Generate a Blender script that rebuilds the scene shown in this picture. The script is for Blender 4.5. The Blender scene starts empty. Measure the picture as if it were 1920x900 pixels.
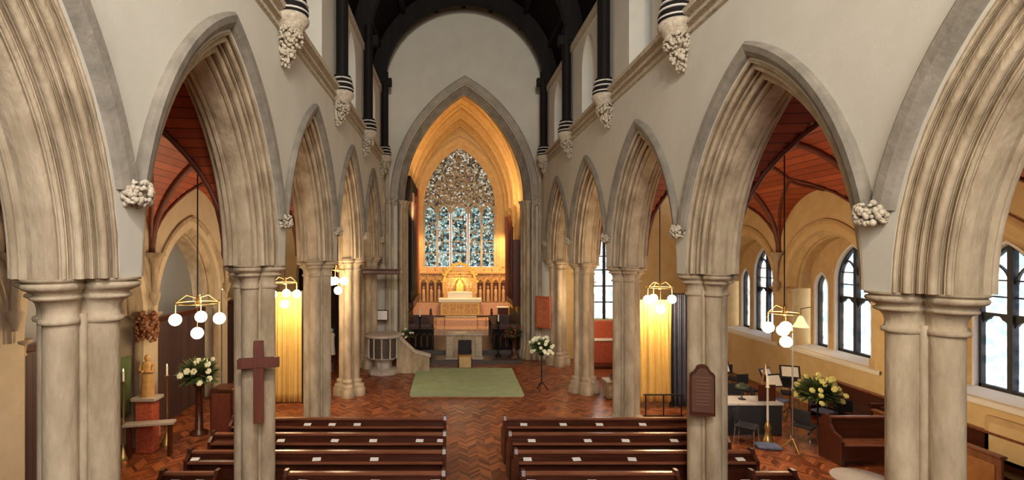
import bpy, math, random
from math import sin, cos, pi, sqrt, radians
random.seed(7)
S = bpy.context.scene
COL = S.collection
# ------------------------------------------------------------------ camera
ZC = 4.62
cam_d = bpy.data.cameras.new('camera'); cam = bpy.data.objects.new('camera', cam_d); COL.objects.link(cam)
cam.location = (0, 0, ZC); cam.rotation_euler = (radians(90), 0, 0)
cam_d.sensor_width = 36; cam_d.lens = 17.85
cam_d.shift_x = 0.0615; cam_d.shift_y = 0.01146
cam_d.clip_start = 0.05; cam_d.clip_end = 200
S.camera = cam
# ------------------------------------------------------------------ light and exposure
S.view_settings.view_transform = 'Standard'; S.view_settings.look = 'None'
S.view_settings.gamma = 1; S.view_settings.use_curve_mapping = False
S.view_settings.exposure = 0.55
W = bpy.data.worlds.new('sky'); S.world = W; W.use_nodes = True
_bg = W.node_tree.nodes['Background']; _bg.inputs[0].default_value = (0.86, 0.93, 1.0, 1); _bg.inputs[1].default_value = 1.7
S.cycles.use_denoising = True
S.cycles.max_bounces = 7; S.cycles.diffuse_bounces = 4; S.cycles.glossy_bounces = 3
S.cycles.sample_clamp_indirect = 6; S.cycles.caustics_reflective = False; S.cycles.caustics_refractive = False

def area(name, loc, rot, sx, sy, power, col, spread=180):
    d = bpy.data.lights.new(name, 'AREA'); d.shape = 'RECTANGLE'; d.size = sx; d.size_y = sy; d.energy = power; d.color = col
    d.spread = radians(spread)
    o = bpy.data.objects.new(name, d); o.location = loc; o.rotation_euler = [radians(a) for a in rot]; COL.objects.link(o); return o
def spot(name, loc, target, power, col, angle=90, size=.1, blend=.6):
    from mathutils import Vector
    d = bpy.data.lights.new(name, 'SPOT'); d.energy = power; d.color = col; d.spot_size = radians(angle); d.spot_blend = blend; d.shadow_soft_size = size
    o = bpy.data.objects.new(name, d); o.location = loc
    o.rotation_euler = (Vector(target) - Vector(loc)).to_track_quat('-Z', 'Y').to_euler(); COL.objects.link(o); return o
def point(name, loc, power, col, size=.06):
    d = bpy.data.lights.new(name, 'POINT'); d.energy = power; d.color = col; d.shadow_soft_size = size
    o = bpy.data.objects.new(name, d); o.location = loc; COL.objects.link(o); return o
WARM = (1.0, .72, .42); GOLD = (1.0, .60, .24)
# added fill light for the nave, set inside the unseen west window
area('west_window_light', (.6, -3.7, 8.6), (78, 0, 0), 5.2, 5.0, 640, (1.0, .96, .90))
# added unseen fill spots behind the camera, aimed at the nave and east walls
spot('gallery_floodlight', (.2, -1.5, 10.2), (-3.0, 12, 7.5), 860, (1.0, .92, .90), 110, .3)
spot('gallery_floodlight.001', (1.0, -1.5, 10.2), (4.3, 12, 7.0), 800, (1.0, .85, .60), 110, .3)
spot('gallery_floodlight.002', (.6, -1.5, 10.6), (.62, 21.8, 13.2), 1500, (1.0, .88, .66), 26, .3)
# chancel floodlights fixed behind the chancel arch
spot('chancel_floodlight', (-1.5, 22.9, 6.2), (1.6, 27.5, 10.2), 520, GOLD, 120, .2)
spot('chancel_floodlight.001', (2.8, 22.9, 6.2), (-.4, 27.5, 10.2), 520, GOLD, 120, .2)
spot('chancel_floodlight.002', (.6, 24.0, 8.5), (.6, 29.6, 2.0), 1100, (1, .70, .38), 75, .2)
spot('reredos_floodlight', (-1.9, 28.4, 5.6), (-1.6, 29.8, 3.6), 330, GOLD, 120, .1)
spot('reredos_floodlight.001', (3.1, 28.4, 5.6), (2.8, 29.8, 3.6), 330, GOLD, 120, .1)

# ------------------------------------------------------------------ mesh helpers
class MB:
    def __init__(s): s.v = []; s.f = []; s.sm = []
    def add(s, vs, fs, smooth=False):
        b = len(s.v); s.v += [tuple(p) for p in vs]; s.f += [tuple(i + b for i in f) for f in fs]; s.sm += [smooth] * len(fs); return s
    def box(s, x0, x1, y0, y1, z0, z1):
        return s.add([(x0,y0,z0),(x1,y0,z0),(x1,y1,z0),(x0,y1,z0),(x0,y0,z1),(x1,y0,z1),(x1,y1,z1),(x0,y1,z1)],
                     [(0,3,2,1),(4,5,6,7),(0,1,5,4),(1,2,6,5),(2,3,7,6),(3,0,4,7)])
    def bbox(s, x0, x1, y0, y1, z0, z1, c=.01):   # chamfered box
        c = min(c, (x1-x0)/3, (y1-y0)/3, (z1-z0)/3)
        def ring(x0,x1,y0,y1,z): return [(x0+c,y0,z),(x1-c,y0,z),(x1,y0+c,z),(x1,y1-c,z),(x1-c,y1,z),(x0+c,y1,z),(x0,y1-c,z),(x0,y0+c,z)]
        vs = ring(x0+c,x1-c,y0+c,y1-c,z0)+ring(x0,x1,y0,y1,z0+c)+ring(x0,x1,y0,y1,z1-c)+ring(x0+c,x1-c,y0+c,y1-c,z1)
        fs = [tuple(range(7,-1,-1)), tuple(range(24,32))]
        for k in range(3):
            for i in range(8): j=(i+1)%8; fs.append((k*8+i,k*8+j,k*8+8+j,k*8+8+i))
        return s.add(vs, fs)
    def loft(s, rings, cap=True, smooth=True, closed=True):
        n = len(rings[0]); vs = [p for r in rings for p in r]; fs = []
        for k in range(len(rings)-1):
            for i in range(n if closed else n-1):
                j = (i+1) % n; fs.append((k*n+i, k*n+j, (k+1)*n+j, (k+1)*n+i))
        s.add(vs, fs, smooth)
        if cap and closed: s.add(rings[0], [tuple(range(n-1,-1,-1))]); s.add(rings[-1], [tuple(range(n))])
        return s
    def lathe(s, prof, c=(0,0,0), n=20, smooth=True):
        return s.loft([[(c[0]+r*cos(2*pi*i/n), c[1]+r*sin(2*pi*i/n), c[2]+z) for i in range(n)] for r, z in prof], smooth=smooth)
    def tube(s, pts, r, n=8, cap=True):
        from mathutils import Vector
        P = [Vector(p) for p in pts]; rings = []
        up = Vector((0,0,1))
        for i, p in enumerate(P):
            t = ((P[i+1] if i < len(P)-1 else p) - (P[i-1] if i else p)).normalized()
            a = t.cross(up)
            if a.length < 1e-3: a = t.cross(Vector((0,1,0)))
            a.normalize(); b = t.cross(a).normalized()
            rr = r[i] if isinstance(r, (list, tuple)) else r
            rings.append([tuple(p + a*rr*cos(2*pi*k/n) + b*rr*sin(2*pi*k/n)) for k in range(n)])
        return s.loft(rings, cap)
    def ball(s, c, r, n=8, m=6, sq=(1,1,1)):
        rings = []
        for k in range(1, m):
            th = pi*k/m
            rings.append([(c[0]+r*sq[0]*sin(th)*cos(2*pi*i/n), c[1]+r*sq[1]*sin(th)*sin(2*pi*i/n), c[2]-r*sq[2]*cos(th)) for i in range(n)])
        b = len(rings)
        vs = [(c[0],c[1],c[2]-r*sq[2])] + [p for q in rings for p in q] + [(c[0],c[1],c[2]+r*sq[2])]
        fs = [(0,1+(i+1)%n,1+i) for i in range(n)]
        for k in range(b-1):
            for i in range(n): j=(i+1)%n; fs.append((1+k*n+i,1+k*n+j,1+(k+1)*n+j,1+(k+1)*n+i))
        L = len(vs)-1; o = 1+(b-1)*n
        fs += [(o+i, o+(i+1)%n, L) for i in range(n)]
        return s.add(vs, fs, True)
    def prism(s, poly, a, b, mp):   # poly of (u,z), extruded in t a..b via mp(u,z,t)
        n = len(poly); vs = [mp(u,z,a) for u,z in poly] + [mp(u,z,b) for u,z in poly]
        fs = [tuple(range(n-1,-1,-1)), tuple(range(n,2*n))] + [(i,(i+1)%n,n+(i+1)%n,n+i) for i in range(n)]
        return s.add(vs, fs)
    def build(s, name, mat, parent=None, kind=None, loc=None, rz=None):
        me = bpy.data.meshes.new(name); me.from_pydata(s.v, [], s.f); me.update()
        me.polygons.foreach_set('use_smooth', s.sm)
        import bmesh
        bm = bmesh.new(); bm.from_mesh(me); bmesh.ops.recalc_face_normals(bm, faces=bm.faces); bm.to_mesh(me); bm.free()
        me.materials.append(mat)
        o = bpy.data.objects.new(name, me); COL.objects.link(o)
        if parent: o.parent = parent
        if kind: o['kind'] = kind
        if loc: o.location = loc
        if rz is not None: o.rotation_euler.z = rz
        return o
def thing(name, label, cat, loc=(0,0,0), rz=0, group=None):
    o = bpy.data.objects.new(name, None); o.empty_display_size = .2; COL.objects.link(o); o.location = loc; o.rotation_euler.z = rz
    return tag(o, label, cat, group)
def tag(o, label, cat, group=None):
    o['label'] = label; o['category'] = cat
    if group: o['group'] = group
    return o
def copy_tree(o, parent=None, label=None, loc=None, rz=None):
    c = o.copy(); COL.objects.link(c); c.parent = parent
    if label: c['label'] = label
    if loc: c.location = loc
    if rz is not None: c.rotation_euler.z = rz
    for ch in o.children: copy_tree(ch, c)
    return c

# ------------------------------------------------------------------ materials
def nmat(name, c1, c2=None, rough=.7, scale=6, bump=.0, bscale=None, metal=0, emit=None, estr=0, stretch=(1,1,1), detail=6, spec=.5):
    m = bpy.data.materials.new(name); m.use_nodes = True; nt = m.node_tree; N = nt.nodes; L = nt.links
    b = N['Principled BSDF']; b.inputs['Roughness'].default_value = rough; b.inputs['Metallic'].default_value = metal
    b.inputs['Specular IOR Level'].default_value = spec
    b.inputs['Base Color'].default_value = (*c1, 1)
    if c2 or bump:
        tc = N.new('ShaderNodeTexCoord'); mp = N.new('ShaderNodeMapping'); mp.inputs['Scale'].default_value = stretch
        L.new(tc.outputs['Object'], mp.inputs[0])
        nz = N.new('ShaderNodeTexNoise'); nz.inputs['Scale'].default_value = scale; nz.inputs['Detail'].default_value = detail
        nz.inputs['Roughness'].default_value = .62
        L.new(mp.outputs[0], nz.inputs['Vector'])
        if c2:
            cr = N.new('ShaderNodeValToRGB'); cr.color_ramp.elements[0].position = .32; cr.color_ramp.elements[1].position = .68
            cr.color_ramp.elements[0].color = (*c1, 1); cr.color_ramp.elements[1].color = (*c2, 1)
            L.new(nz.outputs['Fac'], cr.inputs[0]); L.new(cr.outputs[0], b.inputs['Base Color'])
        if bump:
            nb = N.new('ShaderNodeTexNoise'); nb.inputs['Scale'].default_value = bscale or scale*4; nb.inputs['Detail'].default_value = 4
            L.new(mp.outputs[0], nb.inputs['Vector'])
            bp = N.new('ShaderNodeBump'); bp.inputs['Strength'].default_value = bump; bp.inputs['Distance'].default_value = .03
            L.new(nb.outputs['Fac'], bp.inputs['Height']); L.new(bp.outputs[0], b.inputs['Normal'])
    if emit:
        b.inputs['Emission Color'].default_value = (*emit, 1); b.inputs['Emission Strength'].default_value = estr
    return m
M = {}
M['plaster'] = nmat('plaster', (.55,.515,.43), (.60,.565,.485), .9, 1.5, .08, 60)
M['plaster_gold'] = nmat('ochre plaster', (.62,.44,.20), (.70,.53,.28), .9, 3, .15, 40)
M['plaster_tan'] = nmat('tan plaster', (.50,.41,.275), (.58,.48,.34), .9, 3, .1, 40)
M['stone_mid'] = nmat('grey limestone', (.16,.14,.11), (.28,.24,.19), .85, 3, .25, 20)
M['stone'] = nmat('limestone', (.26,.19,.115), (.52,.415,.285), .82, 3.4, .35, 22, stretch=(1,1,.35))
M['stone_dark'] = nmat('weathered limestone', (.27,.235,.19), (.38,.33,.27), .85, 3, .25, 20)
M['stone_gold'] = nmat('warm sandstone', (.50,.34,.16), (.62,.44,.22), .85, 4, .3, 14)
M['vault_gold'] = nmat('orange vault blocks', (.34,.17,.06), (.52,.29,.11), .85, 5, .4, 12)
M['stone_carved'] = nmat('carved limestone', (.34,.28,.20), (.60,.52,.40), .85, 16, .4, 40)
M['timber_black'] = nmat('blackened oak', (.006,.005,.005), (.013,.010,.009), .75, 3, .2, 20, stretch=(1,1,.2), spec=.2)
M['band_white'] = nmat('white painted band', (.62,.58,.52), None, .6)
M['oak_dark'] = nmat('dark pew oak', (.040,.009,.005), (.085,.022,.010), .32, 5, .06, 40, stretch=(.3,3,3))
M['oak_mid'] = nmat('brown oak', (.17,.06,.022), (.26,.10,.04), .45, 5, .1, 40, stretch=(2,2,.3))
M['oak_amber'] = nmat('amber oak', (.30,.12,.035), (.42,.19,.06), .45, 5, .1, 40)
M['oak_rail'] = nmat('polished oak rail', (.15,.045,.022), (.25,.09,.045), .25, 5, .05, 40, stretch=(.3,3,3))
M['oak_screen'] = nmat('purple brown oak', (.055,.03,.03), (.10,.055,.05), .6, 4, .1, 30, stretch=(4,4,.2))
M['cross_wood'] = nmat('mahogany', (.10,.022,.012), (.15,.04,.02), .45, 5, .1, 40, stretch=(3,3,.3))
M['iron'] = nmat('dark iron', (.012,.011,.011), None, .5, metal=.3)
M['lead'] = nmat('window lead', (.02,.02,.022), None, .6)
M['brass'] = nmat('brass', (.55,.36,.13), (.66,.45,.18), .32, 10, metal=.9)
M['gold'] = nmat('gilding', (.72,.42,.09), (.9,.62,.2), .38, 30, .3, 60, metal=.55)
M['gold_carved'] = nmat('gilded carving', (.40,.19,.06), (.85,.55,.26), .5, 14, .7, 30, metal=.25)
M['pinkstone'] = nmat('pink alabaster', (.48,.26,.16), (.70,.45,.32), .5, 14, .2, 40)
M['white_linen'] = nmat('white linen', (.8,.76,.68), None, .8)
M['candle'] = nmat('candle wax', (.85,.8,.7), None, .5)
M['curtain_y'] = nmat('yellow curtain', (.72,.47,.12), (.80,.55,.18), .8, 3, .1, 50)
M['curtain_b'] = nmat('slate blue curtain', (.045,.05,.085), (.07,.075,.115), .85, 4, .1, 50)
M['carpet'] = nmat('green carpet', (.30,.38,.21), (.38,.46,.27), .95, 3, .3, 200)
M['red_cloth'] = nmat('red cloth', (.40,.06,.025), (.55,.13,.06), .8, 18, .1)
M['leaf'] = nmat('leaves', (.05,.085,.025), (.12,.17,.05), .6, 12)
M['leaf_dark'] = nmat('dark leaves', (.012,.02,.008), (.03,.045,.015), .6, 12)
M['petal_w'] = nmat('white petals', (.85,.85,.7), (.75,.78,.5), .6, 20)
M['petal_y'] = nmat('yellow green petals', (.62,.58,.14), (.75,.70,.30), .6, 20)
M['skin_stat'] = nmat('painted plaster', (.46,.24,.07), (.60,.36,.14), .6, 9)
M['green_cloth'] = nmat('green cloth', (.07,.10,.03), None, .8)
M['white_paint'] = nmat('white painted plaster', (.72,.72,.70), None, .8)  # white plaster; its white also carries the daylight on the window reveals
M['paper'] = nmat('white paper', (.82,.78,.72), None, .7)
M['blue_fab'] = nmat('blue fabric', (.10,.13,.24), (.16,.19,.32), .85, 20)
M['black_fab'] = nmat('black fabric', (.014,.015,.022), None, .8)
M['chrome'] = nmat('chrome', (.5,.5,.5), None, .25, metal=.9)
M['rug_grey'] = nmat('pale rug', (.42,.40,.42), (.52,.50,.50), .9, 14)
M['marble_w'] = nmat('veined marble', (.36,.30,.25), (.52,.46,.40), .4, 9)
M['tile_dark'] = nmat('dark marble', (.05,.04,.035), (.09,.07,.05), .35, 9)
M['parquet_red'] = nmat('red brown boards', (.12,.028,.012), (.22,.06,.022), .35, 4, stretch=(1,.2,1))
def glow(name, col, st):
    m = bpy.data.materials.new(name); m.use_nodes = True; N = m.node_tree.nodes; L = m.node_tree.links
    for n in list(N):
        if n.type != 'OUTPUT_MATERIAL': N.remove(n)
    e = N.new('ShaderNodeEmission'); e.inputs[0].default_value = (*col, 1); e.inputs[1].default_value = st
    L.new(e.outputs[0], [n for n in N if n.type == 'OUTPUT_MATERIAL'][0].inputs[0]); return m
M['bulb'] = glow('lit bulb', (1, .80, .50), 18)
M['bulb_dim'] = nmat('frosted shade', (.9,.75,.45), None, .5, emit=(1,.72,.35), estr=.8)
M['flame'] = glow('flame', (1, .75, .35), 6)
# clear leaded glass: daylight passes
def glassmat():
    m = bpy.data.materials.new('leaded clear glass'); m.use_nodes = True; nt = m.node_tree; N = nt.nodes; L = nt.links
    out = [n for n in N if n.type == 'OUTPUT_MATERIAL'][0]; N.remove(N['Principled BSDF'])
    tr = N.new('ShaderNodeBsdfTransparent'); gl = N.new('ShaderNodeBsdfGlossy'); gl.inputs['Roughness'].default_value = .1
    tc = N.new('ShaderNodeTexCoord'); v = N.new('ShaderNodeTexNoise'); v.inputs['Scale'].default_value = 5; v.inputs['Detail'].default_value = 8
    cr = N.new('ShaderNodeValToRGB'); cr.color_ramp.elements[0].position = .40; cr.color_ramp.elements[0].color = (.40,.46,.50,1)
    cr.color_ramp.elements[1].position = .55; cr.color_ramp.elements[1].color = (.97,.98,1,1)
    L.new(tc.outputs['Object'], v.inputs['Vector']); L.new(v.outputs['Fac'], cr.inputs[0]); L.new(cr.outputs[0], tr.inputs[0])
    mx = N.new('ShaderNodeMixShader'); mx.inputs[0].default_value = .05
    L.new(tr.outputs[0], mx.inputs[1]); L.new(gl.outputs[0], mx.inputs[2]); L.new(mx.outputs[0], out.inputs[0]); return m
M['glass'] = glassmat()
# stained glass: the daylight behind it is put in as emission
def stained(name, cols, scale, st):
    m = bpy.data.materials.new(name); m.use_nodes = True; nt = m.node_tree; N = nt.nodes; L = nt.links
    out = [n for n in N if n.type == 'OUTPUT_MATERIAL'][0]; N.remove(N['Principled BSDF'])
    tc = N.new('ShaderNodeTexCoord'); v = N.new('ShaderNodeTexVoronoi'); v.inputs['Scale'].default_value = scale
    L.new(tc.outputs['Object'], v.inputs['Vector'])
    sp = N.new('ShaderNodeSeparateColor'); L.new(v.outputs['Color'], sp.inputs[0])
    cr = N.new('ShaderNodeValToRGB'); cr.color_ramp.interpolation = 'CONSTANT'
    el = cr.color_ramp.elements
    while len(el) < len(cols): el.new(.5)
    for i, c in enumerate(cols): el[i].position = i/len(cols); el[i].color = (*c, 1)
    L.new(sp.outputs[0], cr.inputs[0])
    v2 = N.new('ShaderNodeTexVoronoi'); v2.feature = 'DISTANCE_TO_EDGE'; v2.inputs['Scale'].default_value = scale; L.new(tc.outputs['Object'], v2.inputs['Vector'])
    mt = N.new('ShaderNodeMath'); mt.operation = 'GREATER_THAN'; mt.inputs[1].default_value = .06; L.new(v2.outputs['Distance'], mt.inputs[0])
    mul = N.new('ShaderNodeMix'); mul.data_type = 'RGBA'; mul.inputs[6].default_value = (.02,.02,.02,1)
    L.new(mt.outputs[0], mul.inputs[0]); L.new(cr.outputs[0], mul.inputs[7])
    e = N.new('ShaderNodeEmission'); e.inputs[1].default_value = st; L.new(mul.outputs[2], e.inputs[0]); L.new(e.outputs[0], out.inputs[0]); return m
M['stain'] = stained('blue stained glass', [(.30,.50,.48),(.55,.72,.68),(.10,.16,.16),(.78,.85,.75),(.26,.42,.44),(.05,.07,.06),(.62,.70,.55),(.35,.20,.10)], 8.0, .72)
M['stain_warm'] = stained('amber stained glass', [(.45,.30,.14),(.10,.06,.03),(.62,.50,.34),(.30,.16,.08),(.80,.74,.62),(.14,.10,.07),(.40,.36,.24)], 9, .62)

def floor_mat():   # zigzag parquet
    m = bpy.data.materials.new('chevron parquet'); m.use_nodes = True; nt = m.node_tree; N = nt.nodes; L = nt.links
    b = N['Principled BSDF']; b.inputs['Roughness'].default_value = .28
    tc = N.new('ShaderNodeTexCoord'); sp = N.new('ShaderNodeSeparateXYZ'); L.new(tc.outputs['Object'], sp.inputs[0])
    def mth(op, a, c=None):
        n = N.new('ShaderNodeMath'); n.operation = op
        for i, q in enumerate((a, c)):
            if q is None: continue
            if isinstance(q, (int, float)): n.inputs[i].default_value = q
            else: L.new(q, n.inputs[i])
        return n.outputs[0]
    col = mth('DIVIDE', sp.outputs[0], .44)
    fr = mth('FRACT', col); tri = mth('ABSOLUTE', mth('SUBTRACT', fr, .5))
    yy = mth('ADD', sp.outputs[1], mth('MULTIPLY', tri, .44))
    row = mth('DIVIDE', yy, .09); rf = mth('FRACT', row)
    cid = mth('FLOOR', mth('MULTIPLY', col, 2)); rid = mth('FLOOR', row)
    cb = N.new('ShaderNodeCombineXYZ'); L.new(cid, cb.inputs[0]); L.new(rid, cb.inputs[1])
    wn = N.new('ShaderNodeTexWhiteNoise'); wn.noise_dimensions = '2D'; L.new(cb.outputs[0], wn.inputs['Vector'])
    cr = N.new('ShaderNodeValToRGB'); e = cr.color_ramp.elements
    e[0].color = (.10,.022,.009,1); e[1].color = (.42,.135,.045,1); el = e.new(.5); el.color = (.23,.062,.021,1)
    L.new(wn.outputs['Value'], cr.inputs[0])
    mx = N.new('ShaderNodeMix'); mx.data_type = 'RGBA'; mx.inputs[6].default_value = (.03,.01,.006,1)
    L.new(mth('GREATER_THAN', rf, .08), mx.inputs[0]); L.new(cr.outputs[0], mx.inputs[7]); L.new(mx.outputs[2], b.inputs['Base Color'])
    nz = N.new('ShaderNodeTexNoise'); nz.inputs['Scale'].default_value = 2; L.new(tc.outputs['Object'], nz.inputs['Vector'])
    rr = N.new('ShaderNodeMapRange'); rr.inputs[3].default_value = .2; rr.inputs[4].default_value = .45; L.new(nz.outputs['Fac'], rr.inputs[0]); L.new(rr.outputs[0], b.inputs['Roughness'])
    return m
M['parquet'] = floor_mat()
def board_mat(name, c1, c2, w, axis=2, rough=.5, spec=.5):
    m = bpy.data.materials.new(name); m.use_nodes = True; nt = m.node_tree; N = nt.nodes; L = nt.links
    b = N['Principled BSDF']; b.inputs['Roughness'].default_value = rough; b.inputs['Specular IOR Level'].default_value = spec
    tc = N.new('ShaderNodeTexCoord'); sp = N.new('ShaderNodeSeparateXYZ'); L.new(tc.outputs['Object'], sp.inputs[0])
    d = N.new('ShaderNodeMath'); d.operation = 'DIVIDE'; d.inputs[1].default_value = w; L.new(sp.outputs[axis], d.inputs[0])
    fr = N.new('ShaderNodeMath'); fr.operation = 'FRACT'; L.new(d.outputs[0], fr.inputs[0])
    fl = N.new('ShaderNodeMath'); fl.operation = 'FLOOR'; L.new(d.outputs[0], fl.inputs[0])
    wn = N.new('ShaderNodeTexWhiteNoise'); wn.noise_dimensions = '1D'; L.new(fl.outputs[0], wn.inputs['W'])
    nz = N.new('ShaderNodeTexNoise'); nz.inputs['Scale'].default_value = 3; nz.inputs['Detail'].default_value = 5; L.new(tc.outputs['Object'], nz.inputs['Vector'])
    ad = N.new('ShaderNodeMath'); ad.operation = 'ADD'; L.new(wn.outputs['Value'], ad.inputs[0]); L.new(nz.outputs['Fac'], ad.inputs[1])
    hf = N.new('ShaderNodeMath'); hf.operation = 'MULTIPLY'; hf.inputs[1].default_value = .5; L.new(ad.outputs[0], hf.inputs[0])
    cr = N.new('ShaderNodeValToRGB'); cr.color_ramp.elements[0].position = .2; cr.color_ramp.elements[1].position = .8
    cr.color_ramp.elements[0].color = (*c1, 1); cr.color_ramp.elements[1].color = (*c2, 1); L.new(hf.outputs[0], cr.inputs[0])
    gt = N.new('ShaderNodeMath'); gt.operation = 'GREATER_THAN'; gt.inputs[1].default_value = .1; L.new(fr.outputs[0], gt.inputs[0])
    mx = N.new('ShaderNodeMix'); mx.data_type = 'RGBA'; mx.inputs[6].default_value = (c1[0]*.35, c1[1]*.35, c1[2]*.35, 1)
    L.new(gt.outputs[0], mx.inputs[0]); L.new(cr.outputs[0], mx.inputs[7]); L.new(mx.outputs[2], b.inputs['Base Color'])
    return m
M['vault'] = board_mat('red aisle boarding', (.26,.045,.016), (.46,.10,.034), .13)
M['rib'] = nmat('dark red rib', (.10,.018,.008), (.16,.035,.014), .5, 4)
M['roof'] = board_mat('black roof boarding', (.006,.004,.004), (.016,.010,.008), .2, 1, .8, .1)
M['screen'] = board_mat('vertical oak boarding', (.045,.024,.024), (.085,.046,.04), .13, 1)

# ------------------------------------------------------------------ arch geometry
def arch_RC(hw, rise): c = (rise*rise - hw*hw)/(2*hw); return hw + c, c
def arch_curve(hw, spring, rise, off, n=14, zmin=None, bottom=None):
    """full outline left to right: list of (u,z)"""
    R, c = arch_RC(hw, rise); Ro = R + off; out = []
    thm = math.acos(max(-1, min(1, c/Ro))); th0 = 0
    if zmin is not None and zmin > spring: th0 = math.asin((zmin - spring)/Ro)
    half = [(c - Ro*cos(th0 + (thm-th0)*i/n), spring + Ro*sin(th0 + (thm-th0)*i/n)) for i in range(n+1)]
    if bottom is not None: half = [(half[0][0], bottom)] + half
    return half + [(-u, z) for u, z in half[-2::-1]]
def arch_sweep(mb, mp, hw, spring, rise, section, n=14, zmin=None, bottom=None, closed=False):
    rows = [[mp(u, z, t) for u, z in arch_curve(hw, spring, rise, off, n, zmin, bottom)] for off, t in section]
    L = len(rows[0]); k = len(rows); vs = [p for r in rows for p in r]; fs = []
    for a in range(k if closed else k-1):
        b = (a+1) % k
        for i in range(L-1): fs.append((a*L+i, a*L+i+1, b*L+i+1, b*L+i))
    mb.add(vs, fs)
    if closed: mb.add([r[0] for r in rows], [tuple(range(k))]); mb.add([r[-1] for r in rows], [tuple(range(k))])
def roll_section(o0, t0, o1, t1, rolls=3, amp=.05, samples=8):
    """moulded chamfer from (o0,t0) to (o1,t1), rolls swell toward the opening"""
    dx, dy = o1-o0, t1-t0; L = sqrt(dx*dx+dy*dy)
    nx, ny = (dy/L, -dx/L)
    if nx > 0: nx, ny = -nx, -ny        # toward smaller offset
    pts = []
    for k in range(rolls):
        for i in range(samples):
            s = (k + i/samples)/rolls; d = amp*(sin(pi*i/samples)**.5) - amp*.55
            if k == 0 and i == 0: d = 0
            pts.append((o0+dx*s+nx*d, t0+dy*s+ny*d))
    pts.append((o1, t1)); return pts
def wall_open(mb, mp, u0, u1, z0, z1, ops, t0, t1, n=10):
    """ops: (uc, hw, sill, spring, rise) ; z0 may be a number"""
    bp = {round(u0,5), round(u1,5)}
    for uc, hw, sill, spring, rise in ops:
        for i in range(2*n+1):
            u = uc - hw*cos(pi*i/(2*n)); 
            if u0 < u < u1: bp.add(round(u,5))
        if u0 < uc < u1: bp.add(round(uc,5))
    bp = sorted(bp)
    def ztop(o, u):
        uc, hw, sill, spring, rise = o; R, c = arch_RC(hw, rise)
        return spring + sqrt(max(0, R*R - (abs(u-uc)+c)**2)) if abs(u-uc) < hw+1e-6 else spring
    for a, b in zip(bp, bp[1:]):
        m = (a+b)/2; act = sorted([o for o in ops if o[0]-o[1] < m < o[0]+o[1]], key=lambda o: o[2])
        lo = (z0, z0); segs = []
        for o in act:
            if o[2] > z0 + 1e-6: segs.append((lo, (o[2], o[2])))
            lo = (ztop(o, a), ztop(o, b))
        segs.append((lo, (z1, z1)))
        for (la, lb), (ha, hb) in segs:
            for t in (t0, t1): mb.add([mp(a,la,t), mp(b,lb,t), mp(b,hb,t), mp(a,ha,t)], [(0,1,2,3)])
    for o in ops:
        uc, hw, sill, spring, rise = o
        cv = [(uc+u, z) for u, z in arch_curve(hw, spring, rise, 0, n)]
        cv = [(uc-hw, max(sill, z0))] + cv + [(uc+hw, max(sill, z0))]
        if sill > z0: cv.append(cv[0])
        for (a, za), (b, zb) in zip(cv, cv[1:]):
            mb.add([mp(a,za,t0), mp(b,zb,t0), mp(b,zb,t1), mp(a,za,t1)], [(0,1,2,3)])
    for z in (z1,): mb.add([mp(u0,z,t0), mp(u1,z,t0), mp(u1,z,t1), mp(u0,z,t1)], [(0,1,2,3)])
    for u in (u0, u1): mb.add([mp(u,z0,t0), mp(u,z1,t0), mp(u,z1,t1), mp(u,z0,t1)], [(0,1,2,3)])
def arch_fill(mb, mp, hw, sill, spring, rise, t, n=10):
    cv = [(-hw, sill)] + arch_curve(hw, spring, rise, 0, n) + [(hw, sill)]
    mb.add([mp(u, z, t) for u, z in cv], [tuple(range(len(cv)))])
def carved(mb, c, rx, ry, rz, n, r, seed=1, taper=.0):
    """a knot of carved leaves: small lobes over a solid core; taper narrows downward"""
    rnd = random.Random(seed)
    mb.ball(c, 1, 10, 8, (rx*.72, ry*.72, rz*.85))
    for i in range(n):
        zz = rnd.uniform(-1, 1); k = 1 - taper*(1-zz)/2; a = rnd.uniform(0, 2*pi)
        rr = r*rnd.uniform(.7, 1.25)
        mb.ball((c[0]+rx*k*cos(a)*sqrt(1-zz*zz*.5), c[1]+ry*k*sin(a)*sqrt(1-zz*zz*.5), c[2]+rz*zz), rr, 6, 5, (1, 1, rnd.uniform(.6, 1.3)))

# ------------------------------------------------------------------ layout numbers
XL, XR = -3.226, 4.45             # arcade centre lines
FL, FR = -2.77, 4.0               # nave faces of the arcade walls
HT = .45
YL = [4.43 + 4*k for k in range(-1, 5)]   # .43 .. 20.43
YR = [4.75 + 4*k for k in range(-1, 5)]
CAPL, CAPR = 4.40, 4.25
XC = .62
OL, OR = -7.3, 10.9               # outer aisle wall faces
YE = 21.8; YWEST = -4.0
WTOP = 11.3

# ------------------------------------------------------------------ floor
f = MB().box(-10.2, 12.4, YWEST-.3, 31, -.3, 0); f.build('floor', M['parquet'], kind='structure')

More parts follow.
